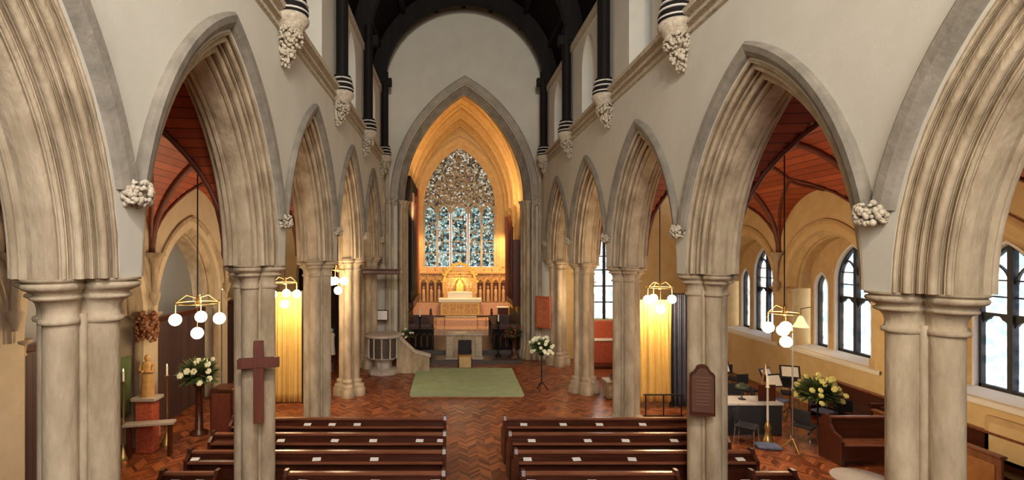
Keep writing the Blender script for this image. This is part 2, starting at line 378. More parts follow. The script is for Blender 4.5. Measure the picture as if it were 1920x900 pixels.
# ------------------------------------------------------------------ nave walls with the arcades cut through
HWI, CUT = 1.58, .27
def side_wall(side, X, Ys, cap, risei):
    mp = (lambda u, z, t: (X - t if side == 'left' else X + t, u, z))     # t<0 faces the nave
    R, c = arch_RC(HWI, risei)
    hw = HWI + CUT; rise = sqrt((R+CUT)**2 - c*c)
    ops = [((a+b)/2, hw, cap, cap, rise) for a, b in zip(Ys, Ys[1:])]
    ops += [((a+b)/2 + (.0 if side == 'left' else -.12), .65, 8.68, 10.05, .85) for a, b in zip(Ys, Ys[1:])]
    mb = MB(); wall_open(mb, mp, YWEST, YE+.1, cap, WTOP, ops, -HT, HT)
    mb.build('wall_'+side, M['plaster'], kind='structure')
    mb = MB()
    mb.box(min(mp(0,0,-HT)[0],mp(0,0,HT)[0]), max(mp(0,0,-HT)[0],mp(0,0,HT)[0]), YWEST, Ys[0]-.2, 0, cap)
    mb.build('wall_'+side+'_west', M['plaster'], kind='structure')
    # string course under the clerestory
    sec = [(8.22,-.45),(8.24,-.50),(8.29,-.50),(8.30,-.46),(8.36,-.46),(8.38,-.54),(8.43,-.54),(8.44,-.49),(8.50,-.49),(8.53,-.60),(8.60,-.62),(8.63,-.55),(8.69,-.45)]
    mb = MB(); mb.add([mp(y, z, t) for y in (YWEST, YE) for z, t in sec], [(i, i+1, len(sec)+i+1, len(sec)+i) for i in range(len(sec)-1)])
    mb.build('trim_%d' % (1 if side == 'left' else 2), M['stone_carved'], kind='structure')
    mb = MB(); x0, x1 = sorted((mp(0,0,-.52)[0], mp(0,0,-.44)[0])); mb.box(x0, x1, YWEST, YE, 11.08, 11.3)
    mb.build('trim_%d' % (3 if side == 'left' else 4), M['stone_carved'], kind='structure')
    return mp
mpL = side_wall('left', XL, YL, CAPL, 2.70)
mpR = side_wall('right', XR, YR, CAPR, 2.62)

ordinal = ['nearest', 'second', 'third', 'fourth', 'farthest']
def seg_rolls(o0, t0, o1, t1, parts, samples=7):
    dx, dy = o1-o0, t1-t0; L = sqrt(dx*dx+dy*dy); nx, ny = dy/L, -dx/L
    if nx > 0: nx, ny = -nx, -ny
    pts = [(o0, t0)]
    for a, b, amp in parts:
        for i in range(samples+1):
            q = a+(b-a)*i/samples; d = amp*(sin(pi*i/samples)**.55)
            if amp < 0: d = amp*sin(pi*i/samples)
            pts.append((o0+dx*q+nx*d, t0+dy*q+ny*d))
    pts.append((o1, t1)); return pts
_parts = [(.02,.10,.022),(.11,.17,-.045),(.18,.36,.05),(.37,.43,-.05),(.44,.50,.018),(.51,.57,-.04),(.58,.78,.055),(.79,.86,-.05),(.88,.98,.02)]
_one = seg_rolls(CUT, -HT, 0, -.15, _parts)
sec_arc = _one + [(.022,-.115),(0,-.105),(-.012,-.05),(-.012,.05),(0,.105),(.022,.115)] + list(reversed([(o, -t) for o, t in _one]))
hood_sec = [(.30,-HT),(.32,-.50),(.38,-.535),(.46,-.55),(.50,-.52),(.50,-HT)]
for side, mp, Ys, cap, risei, X in (('left', mpL, YL, CAPL, 2.70, XL), ('right', mpR, YR, CAPR, 2.62, XR)):
    for k, (a, b) in enumerate(zip(Ys, Ys[1:])):
        yc = (a+b)/2
        lab = ['arch cut off by the %s picture edge' % side, 'largest whole pointed arch', 'next pointed arch beyond the large one', 'narrow far pointed arch, fourth from the gallery', 'farthest and narrowest pointed arch beside the chancel'][k]
        t = thing('pointed_arch', 'stone %s, %s nave arcade' % (lab, side), 'arch', mp(yc, cap, 0), 0)
        m2 = lambda u, z, tt, mp=mp, yc=yc, cap=cap: tuple(q-w for q, w in zip(mp(yc+u, z, tt), mp(yc, cap, 0)))
        mb = MB(); arch_sweep(mb, m2, HWI, cap, risei, sec_arc, 20); mb.build('arch_moulding', M['stone'], t)
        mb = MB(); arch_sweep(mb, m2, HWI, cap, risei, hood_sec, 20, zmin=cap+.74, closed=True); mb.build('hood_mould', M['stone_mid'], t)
# ------------------------------------------------------------------ piers
def quatre(e, d=.208, rho=.128, n=96, ang=0):
    e *= .8; d += e*.5; e *= .5
    out = []
    for i in range(n):
        ph = 2*pi*i/n; al = ((ph + pi/4) % (pi/2)) - pi/4
        q = (rho+e)**2 - (d*sin(al))**2
        out.append((ph, d*cos(al) + sqrt(max(q, 0))))
    return [(r*cos(p), r*sin(p)) for p, r in out]
def ring(e, z): return [(x, y, z) for x, y in quatre(e)]
def make_pier(label, x, y, cap, proto=None):
    t = thing('clustered_pier', label, 'pillar', (x, y, 0), 0)
    MB().loft([ring(0, .5), ring(0, cap-.36)]).build('shaft', M['stone'], t)
    for q in range(4):
        a = pi/4 + q*pi/2; MB().lathe([(.036,.5),(.036,cap-.30)], (.178*cos(a), .178*sin(a), 0), 10).build('fillet_shaft', M['stone'], t)
    prof = [(0,cap-.385),(.04,cap-.375),(.05,cap-.355),(.04,cap-.335),(.005,cap-.325),(.005,cap-.27),(.02,cap-.225),(.055,cap-.19),(.10,cap-.175),(.125,cap-.165),(.125,cap-.145),(.09,cap-.135),(.09,cap-.125),(.15,cap-.10),(.195,cap-.085),(.215,cap-.06),(.205,cap-.04),(.17,cap-.035),(.17,cap-.025),(.215,cap-.02),(.215,cap)]
    MB().loft([ring(e, z) for e, z in prof]).build('capital', M['stone'], t)
    prof = [(.22,0),(.22,.24),(.17,.27),(.18,.31),(.17,.36),(.10,.39),(.07,.43),(.10,.46),(.09,.51),(.03,.535),(0,.56)]
    MB().loft([ring(e, z) for e, z in prof]).build('base', M['stone'], t)
    return t
pl = {('left',0):'pillar just behind the left picture edge', ('left',1):'large near pillar at the left, plain shafts facing the gallery', ('left',2):'left pillar that carries the wooden cross',
      ('left',3):'left pillar right of the glowing yellow curtain', ('left',4):'left pillar with a fully visible moulded base', ('left',5):'left half-hidden pillar against the chancel wall behind the pulpit',
      ('right',1):'large near pillar at the right, in front of the aisle pew', ('right',2):'right pillar that carries the brown shield-shaped plaque', ('right',3):'right pillar left of the yellow curtain',
      ('right',4):'right pillar rising beside the low stone chest', ('right',5):'right respond pillar beside the red framed panel', ('right',0):'pillar just behind the right picture edge'}
for side, Ys, X, cap in (('left', YL, XL, CAPL), ('right', YR, XR, CAPR)):
    for k, y in enumerate(Ys):
        t = make_pier('clustered limestone '+pl[(side,k)], X, y, cap)
        if k:
            s = 1 if side == 'left' else -1
            mb = MB(); carved(mb, (s*(HT+.06), 0, cap+.72), .10, .15, .10, 150, .024, 10+k)
            mb.build('carved_stop', M['stone_carved'], t)
# ------------------------------------------------------------------ wall posts on carved corbels, with the roof trusses
def post(side, k, y):
    s = 1 if side == 'left' else -1; x = FL if side == 'left' else FR
    where = ['nearest visible', 'second', 'third', 'last'][k]
    t = thing('wall_post', 'black timber wall post on a carved leaf corbel, %s one on the %s wall' % (where, side), 'wall post', (x + s*.16, y, 0))
    mb = MB()
    for dx, dy, r in ((0,0,.15),(s*.03,-.15,.085),(s*.03,.15,.085)): mb.lathe([(r,8.62),(r,11.9)], (dx,dy,0), 12)
    mb.build('shaft', M['timber_black'], t)
    for i, (z, r) in enumerate(((8.57,.275),(8.70,.265),(8.82,.235))):
        MB().lathe([(r-.05,z-.018),(r,z-.016),(r+.012,z),(r,z+.016),(r-.05,z+.018)], n=20).build('ring', M['band_white'], t)
    MB().lathe([(.20,8.50),(.27,8.52),(.28,8.63),(.23,8.66),(.26,8.71),(.25,8.77),(.2,8.80),(.23,8.83),(.21,8.90),(.15,8.94)], n=20).build('banded_foot', M['timber_black'], t)
    MB().lathe([(.10,8.22),(.20,8.28),(.22,8.34),(.28,8.40),(.29,8.46),(.25,8.52)], n=20).build('corbel_cap', M['stone_carved'], t)
    mb = MB(); carved(mb, (-s*.03,0,8.16), .20,.23,.14, 170, .03, 3+k); carved(mb, (-s*.07,0,7.96), .13,.15,.14, 70, .034, 13+k); carved(mb, (-s*.10,0,7.78), .07,.08,.10, 34, .026, 23+k)
    mb.build('leaf_corbel', M['stone_carved'], t)
for k in range(4):
    post('left', k, YL[2+k]-.02 if k < 3 else 20.6); post('right', k, [8.62,12.6,16.6,20.6][k])
RH = (FR-FL)/2
mpE = lambda u, z, t: (XC+u, t, z)
for k, y in enumerate([4.6, 8.55, 12.52, 16.52, 20.55]):
    mb = MB(); n = 28; r0, zc = RH-.18, 11.45
    a = [(XC + r0*cos(pi*i/n), zc + r0*sin(pi*i/n)) for i in range(n+1)]
    b = [(XC + (RH+.35)*cos(pi*i/n)*(1.0), zc + (RH+.42)*sin(pi*i/n)) for i in range(n+1)]
    rings = [[(p[0], y-.17, p[1]), (p[0], y+.17, p[1]), (q[0], y+.17, q[1]), (q[0], y-.17, q[1])] for p, q in zip(a, b)]
    mb.loft(rings, smooth=False)
    t = thing('roof_truss', 'dark arched roof truss spanning the nave, %s from the gallery' % ordinal[k], 'roof truss', (0,0,0))
    mb.build('arched_brace', M['timber_black'], t)
    MB().box(FL-.1, FL+.45, y-.12, y+.12, 11.32, 11.62).build('hammer_beam', M['timber_black'], t)
    MB().box(FR-.45, FR+.1, y-.12, y+.12, 11.32, 11.62).build('hammer_beam', M['timber_black'], t)
# nave roof boarding
mb = MB(); n = 30; prof = [(XC + (RH+.45)*cos(pi*i/n), 11.3 + (RH+.65)*sin(pi*i/n)) for i in range(n+1)]
mb.add([(x, y, z) for y in (YWEST, YE+.3) for x, z in prof], [(i, i+1, n+2+i, n+1+i) for i in range(n)], True)
mb.build('ceiling', M['roof'], kind='structure')
for i, a in enumerate((25, 50, 72, 90, 108, 130, 155)):
    r = RH+.42; x = XC+r*cos(radians(a)); z = 11.3+(r+.1)*sin(radians(a))
    o = MB().box(x-.09, x+.09, YWEST, YE, z-.14, z+.06).build('roof_purlin', M['timber_black'])
    tag(o, 'dark purlin under the nave roof boarding, %s from the right wall' % ['first','second','third','fourth at the crown','fifth','sixth','seventh'][i], 'roof beam')

# ------------------------------------------------------------------ east wall with the chancel arch, west wall
CHW, CSP, CRI = 2.6, 6.82, 4.65
mb = MB(); wall_open(mb, mpE, -3.9, 3.9, 0, 15.6, [(0.05, CHW+.3, 0, CSP, sqrt((arch_RC(CHW,CRI)[0]+.3)**2-arch_RC(CHW,CRI)[1]**2))], YE, YE+.8, 16)
mb.build('wall_east', M['plaster'], kind='structure')
mb = MB(); wall_open(mb, mpE, -5, 5, 0, 16, [(0, 2.4, 5.5, 9.5, 3.2)], YWEST-.6, YWEST, 12); mb.build('wall_west', M['plaster'], kind='structure')
mpW = lambda u, z, t: (XC+u, YWEST-.3+t, z)
mb = MB(); arch_fill(mb, mpW, 2.4, 5.5, 9.5, 3.2, 0); g = mb.build('window_2', M['glass'], kind='structure')
mb = MB()
for u in (-1.2, 0, 1.2): mb.box(XC+u-.07, XC+u+.07, YWEST-.4, YWEST-.2, 5.5, 11.5)
mb.build('trim_7', M['stone'], kind='structure')
t = thing('chancel_arch', 'great pointed chancel arch with stacked mouldings framing the altar', 'arch', (XC+.05, YE, 0))
m2 = lambda u, z, tt: (u, tt, z)
sec = [(.3,0)] + roll_section(.3, 0, 0, .35, 4, .05, 6)[1:] + [(0,.55),(.15,.8)]
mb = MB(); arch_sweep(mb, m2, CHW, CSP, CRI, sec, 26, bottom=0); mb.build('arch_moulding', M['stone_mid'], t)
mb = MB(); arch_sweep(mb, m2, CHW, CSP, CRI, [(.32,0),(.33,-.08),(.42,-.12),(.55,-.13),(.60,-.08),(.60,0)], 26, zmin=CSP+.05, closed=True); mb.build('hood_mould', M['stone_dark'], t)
for s in (-1, 1):
    for dx, dy in ((.13,.02),(.02,.2),(-.06,.42)):
        MB().lathe([(.16,0),(.16,.3),(.13,.36),(.09,.42),(.09,CSP-.35),(.12,CSP-.32),(.1,CSP-.28),(.12,CSP-.12),(.18,CSP-.04),(.18,CSP)], (s*(CHW+dx),dy,0), 14).build('jamb_shaft', M['stone'], t)
    mb = MB(); carved(mb, (s*(CHW+.45),-.12,CSP-.05), .13,.1,.15, 30, .045, 5); mb.build('carved_stop', M['stone_carved'], t)
# corner shafts and responds beside the chancel arch
for s, x in ((-1, FL+.12), (1, FR-.12)):
    nm = 'left' if s < 0 else 'right'
    mb = MB(); mb.lathe([(.14,0),(.14,.3),(.08,.36),(.08,8.2),(.14,8.3),(.17,8.45)], (x, YE-.12, 0), 14)
    mb.lathe([(.10,0),(.10,.3),(.06,.36),(.06,6.6),(.10,6.7)], (x-s*.22, YE-.05, 0), 12)
    tag(mb.build('corner_shaft', M['stone']), 'slender stone shafts rising in the %s corner beside the chancel arch' % nm, 'column')

# ------------------------------------------------------------------ clerestory windows
wn = 3
def clerestory(side, k, yc):
    global wn
    X = XL if side == 'left' else XR; s = -1 if side == 'left' else 1
    m2 = lambda u, z, t: (X + s*t, yc+u, z)
    mb = MB(); arch_sweep(mb, m2, .65, 10.05, .85, [(0,-HT),(-.18,.36),(-.18,.45)], 10, bottom=8.68)
    mb.add([m2(-.65,8.68,-HT), m2(.65,8.68,-HT), m2(.47,8.9,.4), m2(-.47,8.9,.4)], [(0,1,2,3)])
    w = mb.build('window_%d' % wn, M['plaster'], kind='structure'); wn += 1
    mb = MB(); arch_fill(mb, m2, .47, 8.68, 10.05, .67, .38); mb.build('pane', M['glass'], w)
    mb = MB(); mb.prism([(-.035,8.7),(.035,8.7),(.035,10.7),(-.035,10.7)], .32, .40, m2)
    for z in (9.1,9.5,9.9,10.3): mb.prism([(-.46,z),(.46,z),(.46,z+.03),(-.46,z+.03)], .35, .38, m2)
    mb.build('mullion', M['lead'], w)
for side, Ys, d in (('left', YL, 0), ('right', YR, -.12)):
    for k in range(len(Ys)-1): clerestory(side, k, (Ys[k]+Ys[k+1])/2 + d)

# ------------------------------------------------------------------ aisles: outer walls with wide rear arches
AHW, ASPR = 1.7, 3.4
def aisle(side):
    global wn
    s = -1 if side == 'left' else 1
    X = OL if s < 0 else OR; Ys = YL if s < 0 else YR
    hw, sp, ri, sill = (1.70, 3.1, 2.2, 0) if s < 0 else (1.68, 3.45, 1.80, 1.62)
    T = .75 if s < 0 else .85
    m = lambda u, z, t: (X + s*t, u, z)
    ops = [((a+b)/2, hw, sill, sp, ri) for a, b in zip(Ys, Ys[1:])]
    mb = MB(); wall_open(mb, m, YWEST, YE+.3, 0, 7.6, ops, 0, T); mb.build('wall_aisle_'+side, M['plaster_gold'] if s > 0 else M['plaster_tan'], kind='structure')
    for k, (a, b) in enumerate(zip(Ys, Ys[1:])):
        yc = (a+b)/2
        sec = [(.34,0),(.34,-.05),(.27,-.07)] + roll_section(.25, -.03, 0, .14, 3, .04, 6) + [(-.10,.20)] + roll_section(-.10, .20, -.2, .36, 2, .03, 6) + [(-.2, T)]
        t = thing('rear_arch', 'moulded stone arch set in the %s aisle wall, %s bay' % (side, ordinal[k]), 'arch', (X, yc, 0))
        m2 = lambda u, z, tt: (s*tt, u, z)
        mb = MB(); arch_sweep(mb, m2, hw, sp, ri, sec, 16, bottom=sp); mb.build('arch_moulding', M['stone_gold'] if s > 0 else M['stone'], t)
        for e in (-1, 1):
            mb = MB(); mb.lathe([(.15,max(sill,0)),(.15,sill+.2),(.09,sill+.27),(.09,sp-.3),(.12,sp-.27),(.1,sp-.22),(.12,sp-.1),(.2,sp-.04),(.2,sp)], (s*.12, e*(hw-.02), 0), 14)
            mb.build('jamb_shaft', M['stone_gold'] if s > 0 else M['stone'], t)
    # vaulting shafts on corbels between the bays
    for k, y in enumerate(Ys):
        mb = MB(); mb.lathe([(.04,3.3),(.12,3.5),(.13,3.6),(.075,3.66),(.075,4.28),(.12,4.34),(.14,4.46),(.24,4.52),(.24,4.6)], (X - s*.1, y, 0), 14)
        tag(mb.build('vaulting_shaft', M['stone']), 'short stone shaft carrying the vault ribs on the %s aisle wall, %s' % (side, ['out of view behind','nearest','second','third','fourth','farthest'][k]), 'column')
    # boarded groin vault
    xi = XL - HT if s < 0 else XR + HT
    W_ = abs(X - xi); NX = 44; NY = 44; SPR = 4.55
    def zf(u, v):    # u 0 at the nave .. 1 at the outer wall, v in -1..1 across the bay
        riseu = 3.1*(1-u) + 1.9*u
        Rf, cf = arch_RC(2.0, riseu); f_ = sqrt(max(0, Rf*Rf - (abs(v)*2.0+cf)**2))
        h = abs(2*u-1)*W_/2; Rg, cg = arch_RC(W_/2, 2.75 if W_ < 5 else 2.95)
        g_ = sqrt(max(0, Rg*Rg - (h+cg)**2)) if cg >= 0 else 2.95*sqrt(max(0,1-(2*u-1)**2))
        return SPR + max(f_, g_)
    mb = MB()
    for a, b in zip(Ys, Ys[1:]):
        yc = (a+b)/2; vs = []; fs = []
        for i in range(NX+1):
            u = .5 - .5*cos(pi*i/NX)
            for j in range(NY+1):
                v = -cos(pi*j/NY); vs.append((xi + s*u*W_, yc + 2.0*v, zf(u, v)))
        for i in range(NX):
            for j in range(NY): q = i*(NY+1)+j; fs.append((q, q+1, q+NY+2, q+NY+1))
        mb.add(vs, fs, False)
    mb.add([(xi,YWEST,7.4),(X,YWEST,7.4),(X,Ys[0],7.4),(xi,Ys[0],7.4)], [(0,1,2,3)])
    mb.add([(xi,Ys[-1],7.6),(X,Ys[-1],7.6),(X,YE+.3,7.6),(xi,YE+.3,7.6)], [(0,1,2,3)])
    mb.build('ceiling_aisle_'+side, M['vault'], kind='structure')
    for k, (a, b) in enumerate(zip(Ys, Ys[1:])):
        yc = (a+b)/2
        t = thing('vault_ribs', 'dark red timber ribs under the %s aisle vault, %s bay' % (side, ordinal[k]), 'roof beam', (0,0,0))
        N_ = 26
        for sg in (-1, 1):
            # find the groin: for each u the v where both webs meet
            pts = []
            for i in range(N_+1):
                u = .5-.5*cos(pi*i/N_); best = None
                for j in range(101):
                    v = j/100; riseu = 3.1*(1-u)+1.9*u; Rf, cf = arch_RC(2.0, riseu)
                    f_ = sqrt(max(0, Rf*Rf-(v*2.0+cf)**2)); zz = zf(u, v)-SPR
                    if zz - f_ > 1e-4: best = v; break
                if best is None: best = 1
                pts.append((xi + s*u*W_, yc + sg*2*best, zf(u, best)-.01))
            MB().tube(pts, .045, 6).build('diagonal_rib', M['rib'], t)
        pts = [(xi + s*W_*(i/N_), yc, zf(i/N_, 0)-.03) for i in range(N_+1)]
        MB().tube(pts, .05, 6).build('ridge_rib', M['rib'], t)
        pts = [(xi + s*W_*(.5-.5*cos(pi*i/N_)), b, zf(.5-.5*cos(pi*i/N_), 1)-.04) for i in range(N_+1)]
        MB().tube(pts, .09, 6).build('transverse_rib', M['rib'], t)
        for q in (-.55, .55):
            pass
    return m
area('chapel_rooflight', (-8.6, 14.4, 5.95), (0, 0, 0), 1.2, 3.0, 90, (1,.96,.9))  # added fill light; the chapel ceiling has no opening here
mAL = aisle('left'); mAR = aisle('right')
# aisle outer room envelopes
MB().box(-9.9, -9.7, YWEST, YE+.3, 0, 7.6).build('wall_chapel_left', M['plaster'], kind='structure')
MB().box(-9.9, OL-.3, YWEST, YE+.3, 6.0, 6.2).build('ceiling_chapel', M['plaster'], kind='structure')
# east ends of the aisles
mb = MB(); wall_open(mb, lambda u, z, t: (u, t, z), -9.9, FL-.1, 0, 8, [(-5.3, 1.3, 0, 3.6, 2.0)], YE+.1, YE+.5); mb.build('wall_east_left_aisle', M['plaster_gold'], kind='structure')
mb = MB(); wall_open(mb, lambda u, z, t: (u, t, z), FR+.1, 12.2, 0, 8, [(6.75, .62, 1.7, 4.3, 1.0)], YE+.1, YE+.5); mb.build('wall_east_right_aisle', M['plaster_gold'], kind='structure')
MB().box(-9.9, -3.3, YWEST-.2, YWEST, 0, 8).build('wall_west_left_aisle', M['plaster'], kind='structure')
MB().box(4.6, 12.2, YWEST-.2, YWEST, 0, 8).build('wall_west_right_aisle', M['plaster'], kind='structure')
# dark room behind the left aisle's east arch
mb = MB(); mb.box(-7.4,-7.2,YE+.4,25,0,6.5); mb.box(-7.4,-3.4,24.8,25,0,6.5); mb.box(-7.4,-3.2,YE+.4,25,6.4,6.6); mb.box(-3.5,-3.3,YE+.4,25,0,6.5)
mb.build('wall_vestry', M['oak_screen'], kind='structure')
# end window of the right aisle
m2 = lambda u, z, t: (6.75+u, YE+.35+t, z)
mb = MB(); arch_fill(mb, m2, .62, 1.7, 4.3, 1.0, 0); w = mb.build('window_%d' % wn, M['glass'], kind='structure'); wn += 1
mb = MB(); mb.prism([(-.05,1.7),(.05,1.7),(.05,5.25),(-.05,5.25)], -.08, .04, m2)
for z in (2.4,3.1,3.8,4.4): mb.prism([(-.6,z),(.6,z),(.6,z+.05),(-.6,z+.05)], -.05, .02, m2)
mb.build('mullion', M['lead'], w)

# traceried windows of the right aisle
def light_bar(mb, m2, u0, u1, z, drop=.22):
    """cusped transom: a bar with a little pointed arch under it"""
    mb.prism([(u0,z),(u1,z),(u1,z+.06),(u0,z+.06)], -.05, .03, m2)
    w_ = u1-u0; n = 8
    for half in (0, 1):
        pts = []
        for i in range(n+1):
            q = i/n; u = u0 + w_*.5*q if half == 0 else u1 - w_*.5*q
            zz = z - drop*(1-q)**1.5 + .03*abs(sin(2*pi*q)) ; pts.append((u, zz))
        poly = pts + [(pts[-1][0], z+.02), (pts[0][0], z+.02)]
        mb.prism(poly, -.04, .02, m2)
for k, (a, b) in enumerate(zip(YR, YR[1:])):
    yc = (a+b)/2 - .28
    base = (OR+.72, yc, 0)
    m2 = lambda u, z, t: (t, u, z)                     # t toward outside
    # stone plate pierced by three lights
    mp_ = lambda u, z, t, yc=yc: (OR+.60+t, yc+u, z)
    L3 = [(1.2,.27,1.66,3.5,.45),(-.0,.64,1.66,3.75,1.05),(-1.2,.27,1.66,3.5,.45)]
    mb = MB(); wall_open(mb, mp_, -1.68, 1.68, 1.3, 5.3, L3, 0, .25, 10)
    w = mb.build('window_%d' % wn, M['stone_gold'], kind='structure'); wn += 1
    for uc, hw, sill, sp, ri in L3:
        mb = MB(); arch_sweep(mb, lambda u, z, t, uc=uc: mp_(uc+u, z, t), hw, sp, ri, [(.05,-.012),(-.008,-.012),(-.03,.16)], 10, bottom=sill); mb.build('reveal', M['white_paint'], w)
    mq = lambda u, z, t, yc=yc: (OR+.76+t, yc+u, z)
    mb = MB(); mb.add([mq(-1.6,1.6,0),mq(1.6,1.6,0),mq(1.6,4.95,0),mq(-1.6,4.95,0)], [(0,1,2,3)]); mb.build('pane', M['glass'], w)
    mb = MB()
    for uc, hw, sill, sp, ri in L3:
        ms = lambda u, z, t, uc=uc: mq(uc+u, z, t-.03)
        arch_sweep(mb, ms, hw, sp, ri, [(0,-.06),(-.07,-.06),(-.07,.04),(0,.04)], 10, bottom=sill, closed=True)
        mb.prism([(-hw,sill),(hw,sill),(hw,sill+.10),(-hw,sill+.10)], -.06, .04, ms)
    mb.prism([(-.05,1.7),(.05,1.7),(.05,4.75),(-.05,4.75)], -.10, .04, mq)
    for z in (3.65,4.0,): mb.prism([(-.6,z),(.6,z),(.6,z+.03),(-.6,z+.03)], -.03, .01, mq)
    light_bar(mb, mq, -.6, -.05, 3.25); light_bar(mb, mq, .05, .6, 3.25)
    for e in (1,-1):
        arch_sweep(mb, lambda u, z, t, e=e: mq(e*.32+u, z, t), .27, 3.95, .42, [(0,-.04),(-.03,-.04),(-.03,.02),(0,.02)], 8, closed=True)
    mb.build('tracery', M['lead'], w)
    mb = MB(); mb.add([(OR-.06,yc-1.68,1.60),(OR-.06,yc+1.68,1.60),(OR+.62,yc+1.68,1.70),(OR+.62,yc-1.68,1.70),(OR-.06,yc-1.68,1.50),(OR-.06,yc+1.68,1.50)], [(0,1,2,3),(0,1,5,4)])
    mb.build('window_sill', M['white_linen'], w)
    o = area('window_portal', (OR+.95, yc, 3.2), (0, 90, 0), 3.4, 3.2, 1, (1,1,1)); o.data.cycles.is_portal = True
for side, Ys, x, ry in (('l', YL, XL-.6, -90), ('r', YR, XR+.6, 90)):
    for a, b in zip(Ys, Ys[1:]):
        o = area('window_portal', (x, (a+b)/2, 9.7), (0, ry, 0), 2.2, 1.2, 1, (1,1,1)); o.data.cycles.is_portal = True

# ------------------------------------------------------------------ chancel
CX0, CX1, CE = XC-3.0, XC+3.0, 30.0
MB().box(CX0-.3, CX0, YE+.8, CE+.3, 0, 7.4).build('wall_chancel_left', M['plaster_gold'], kind='structure')
MB().box(CX1, CX1+.3, YE+.8, CE+.3, 0, 7.4).build('wall_chancel_right', M['plaster_gold'], kind='structure')
EHW, ESP, ERI, ESILL = 2.1, 7.36, 3.45, 3.72
mb = MB(); wall_open(mb, mpE, -3.3, 3.3, 0, 13.6, [(0, EHW+.3, ESILL, ESP, sqrt((arch_RC(EHW,ERI)[0]+.3)**2-arch_RC(EHW,ERI)[1]**2))], CE, CE+.6, 16)
mb.build('wall_chancel_east', M['stone_gold'], kind='structure')
mb = MB(); VSP, VRI = 7.0, 5.4
cv = arch_curve(3.0, VSP, VRI, 0, 16)
mb.add([(XC+u, y, z) for y in (YE+.6, CE+.2) for u, z in cv], [(i, i+1, len(cv)+i+1, len(cv)+i) for i in range(len(cv)-1)], True)
mb.build('ceiling_chancel', M['vault_gold'], kind='structure')
mb = MB(); mb.box(-2.8,4.1,YE+.2,YE+.9,11.6,16); mb.box(-2.6,3.9,YE+.6,CE+.8,13.4,13.6); mb.build('ceiling_chancel_upper', M['stone_gold'], kind='structure')
for k, y in enumerate((23.6, 25.6, 27.7, 29.6)):
    mb = MB(); arch_sweep(mb, lambda u, z, t, y=y: (XC+u, y+t, z), 3.0, VSP, VRI, [(0,-.28),(-.12,-.27),(-.14,-.20),(-.22,-.17),(-.24,-.10),(-.36,-.09),(-.40,0),(-.36,.09),(-.24,.10),(-.22,.17),(-.14,.20),(-.12,.27),(0,.28)], 20)
    t = thing('vault_arch', 'warm sandstone rib arch of the chancel vault, %s from the nave' % ordinal[k], 'arch', (0,0,0))
    mb.build('rib', M['stone_gold'], t)
    for s in (-1, 1):
        MB().lathe([(.1,0),(.1,VSP-.4),(.14,VSP-.35),(.12,VSP-.2),(.2,VSP-.05),(.2,VSP)], (XC+s*2.93, y, 0), 12).build('shaft', M['stone_gold'], t)
# steps
MB().box(CX0+.01, CX1-.01, 22.3, CE, 0, .30).build('floor_choir', M['tile_dark'], kind='structure')
MB().box(CX0+.01, CX1-.01, 26.2, CE, .30, .62).build('floor_sanctuary', M['pinkstone'], kind='structure')
MB().box(XC-1.9, XC+1.9, 27.3, CE, .62, .94).build('floor_altar_step', M['pinkstone'], kind='structure')
MB().box(XC-2.0, XC+2.4, 20.9, 22.3, 0, .15).build('floor_chancel_step', M['tile_dark'], kind='structure')
# great east window
m2 = lambda u, z, t: (XC+u, CE+t, z)
mb = MB(); arch_sweep(mb, m2, EHW, ESP, ERI, [(.55,-.0),(.55,-.08),(.45,-.1)]+roll_section(.42,-.04,0,.3,4,.05,6)+[(0,.55)], 20, bottom=ESILL)
w = mb.build('window_1', M['stone_gold'], kind='structure')
lw = 2*EHW/5
cs = [(-1.72,.36),(-.93,.36),(0,.47),(.93,.36),(1.72,.36)]
for uc, hw in cs:
    mb = MB(); m3 = lambda u, z, t, uc=uc: m2(uc+u, z, t)
    arch_fill(mb, m3, hw-.03, ESILL+.02, ESP-.45, .5, .34); mb.build('stained_pane', M['stain'], w)
mb = MB(); arch_fill(mb, m2, EHW, ESP-.35, ESP, ERI, .42, 20); mb.build('tracery_pane', M['stain_warm'], w)
mb = MB()
for u in (-2.1,-1.325,-.52,.52,1.325,2.1): mb.prism([(u-.06,ESILL),(u+.06,ESILL),(u+.06,ESP),(u-.06,ESP)], .22, .40, m2)
for uc, hw in cs:
    m3 = lambda u, z, t, uc=uc: m2(uc+u, z, t+.3)
    arch_sweep(mb, m3, hw-.02, ESP-.45, .5, [(0,-.07),(-.05,-.05),(-.05,.06),(.08,.06),(.08,-.07)], 8, closed=True)
for z in (4.5,5.2,5.9,6.6): mb.prism([(-2.05,z),(2.05,z),(2.05,z+.035),(-2.05,z+.035)], .30, .34, m2)
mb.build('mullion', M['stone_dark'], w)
mb = MB()
def hoop(mb, cx, cz, r, w_=.035, n=20):
    rr = [[m2(cx+(r+a)*cos(2*pi*i/n), cz+(r+a)*sin(2*pi*i/n), t) for a, t in ((-w_,.26),(w_,.26),(w_,.38),(-w_,.38))] for i in range(n+1)]
    mb.loft(rr, cap=False, smooth=False)
for cx, cz, r in ((0,9.55,.42),(-.62,8.95,.30),(.62,8.95,.30),(0,8.62,.36),(-1.15,8.35,.30),(1.15,8.35,.30),(-.58,8.25,.26),(.58,8.25,.26),(-1.62,7.75,.27),(1.62,7.75,.27),(-.95,7.7,.24),(.95,7.7,.24),(-.32,7.75,.27),(.32,7.75,.27),(0,10.2,.16)):
    hoop(mb, cx, cz, r)
    for q in range(4):
        a = pi/4+q*pi/2; hoop(mb, cx+r*.5*cos(a), cz+r*.5*sin(a), r*.42, .016, 12)
mb.build('tracery', M['stone_dark'], w)
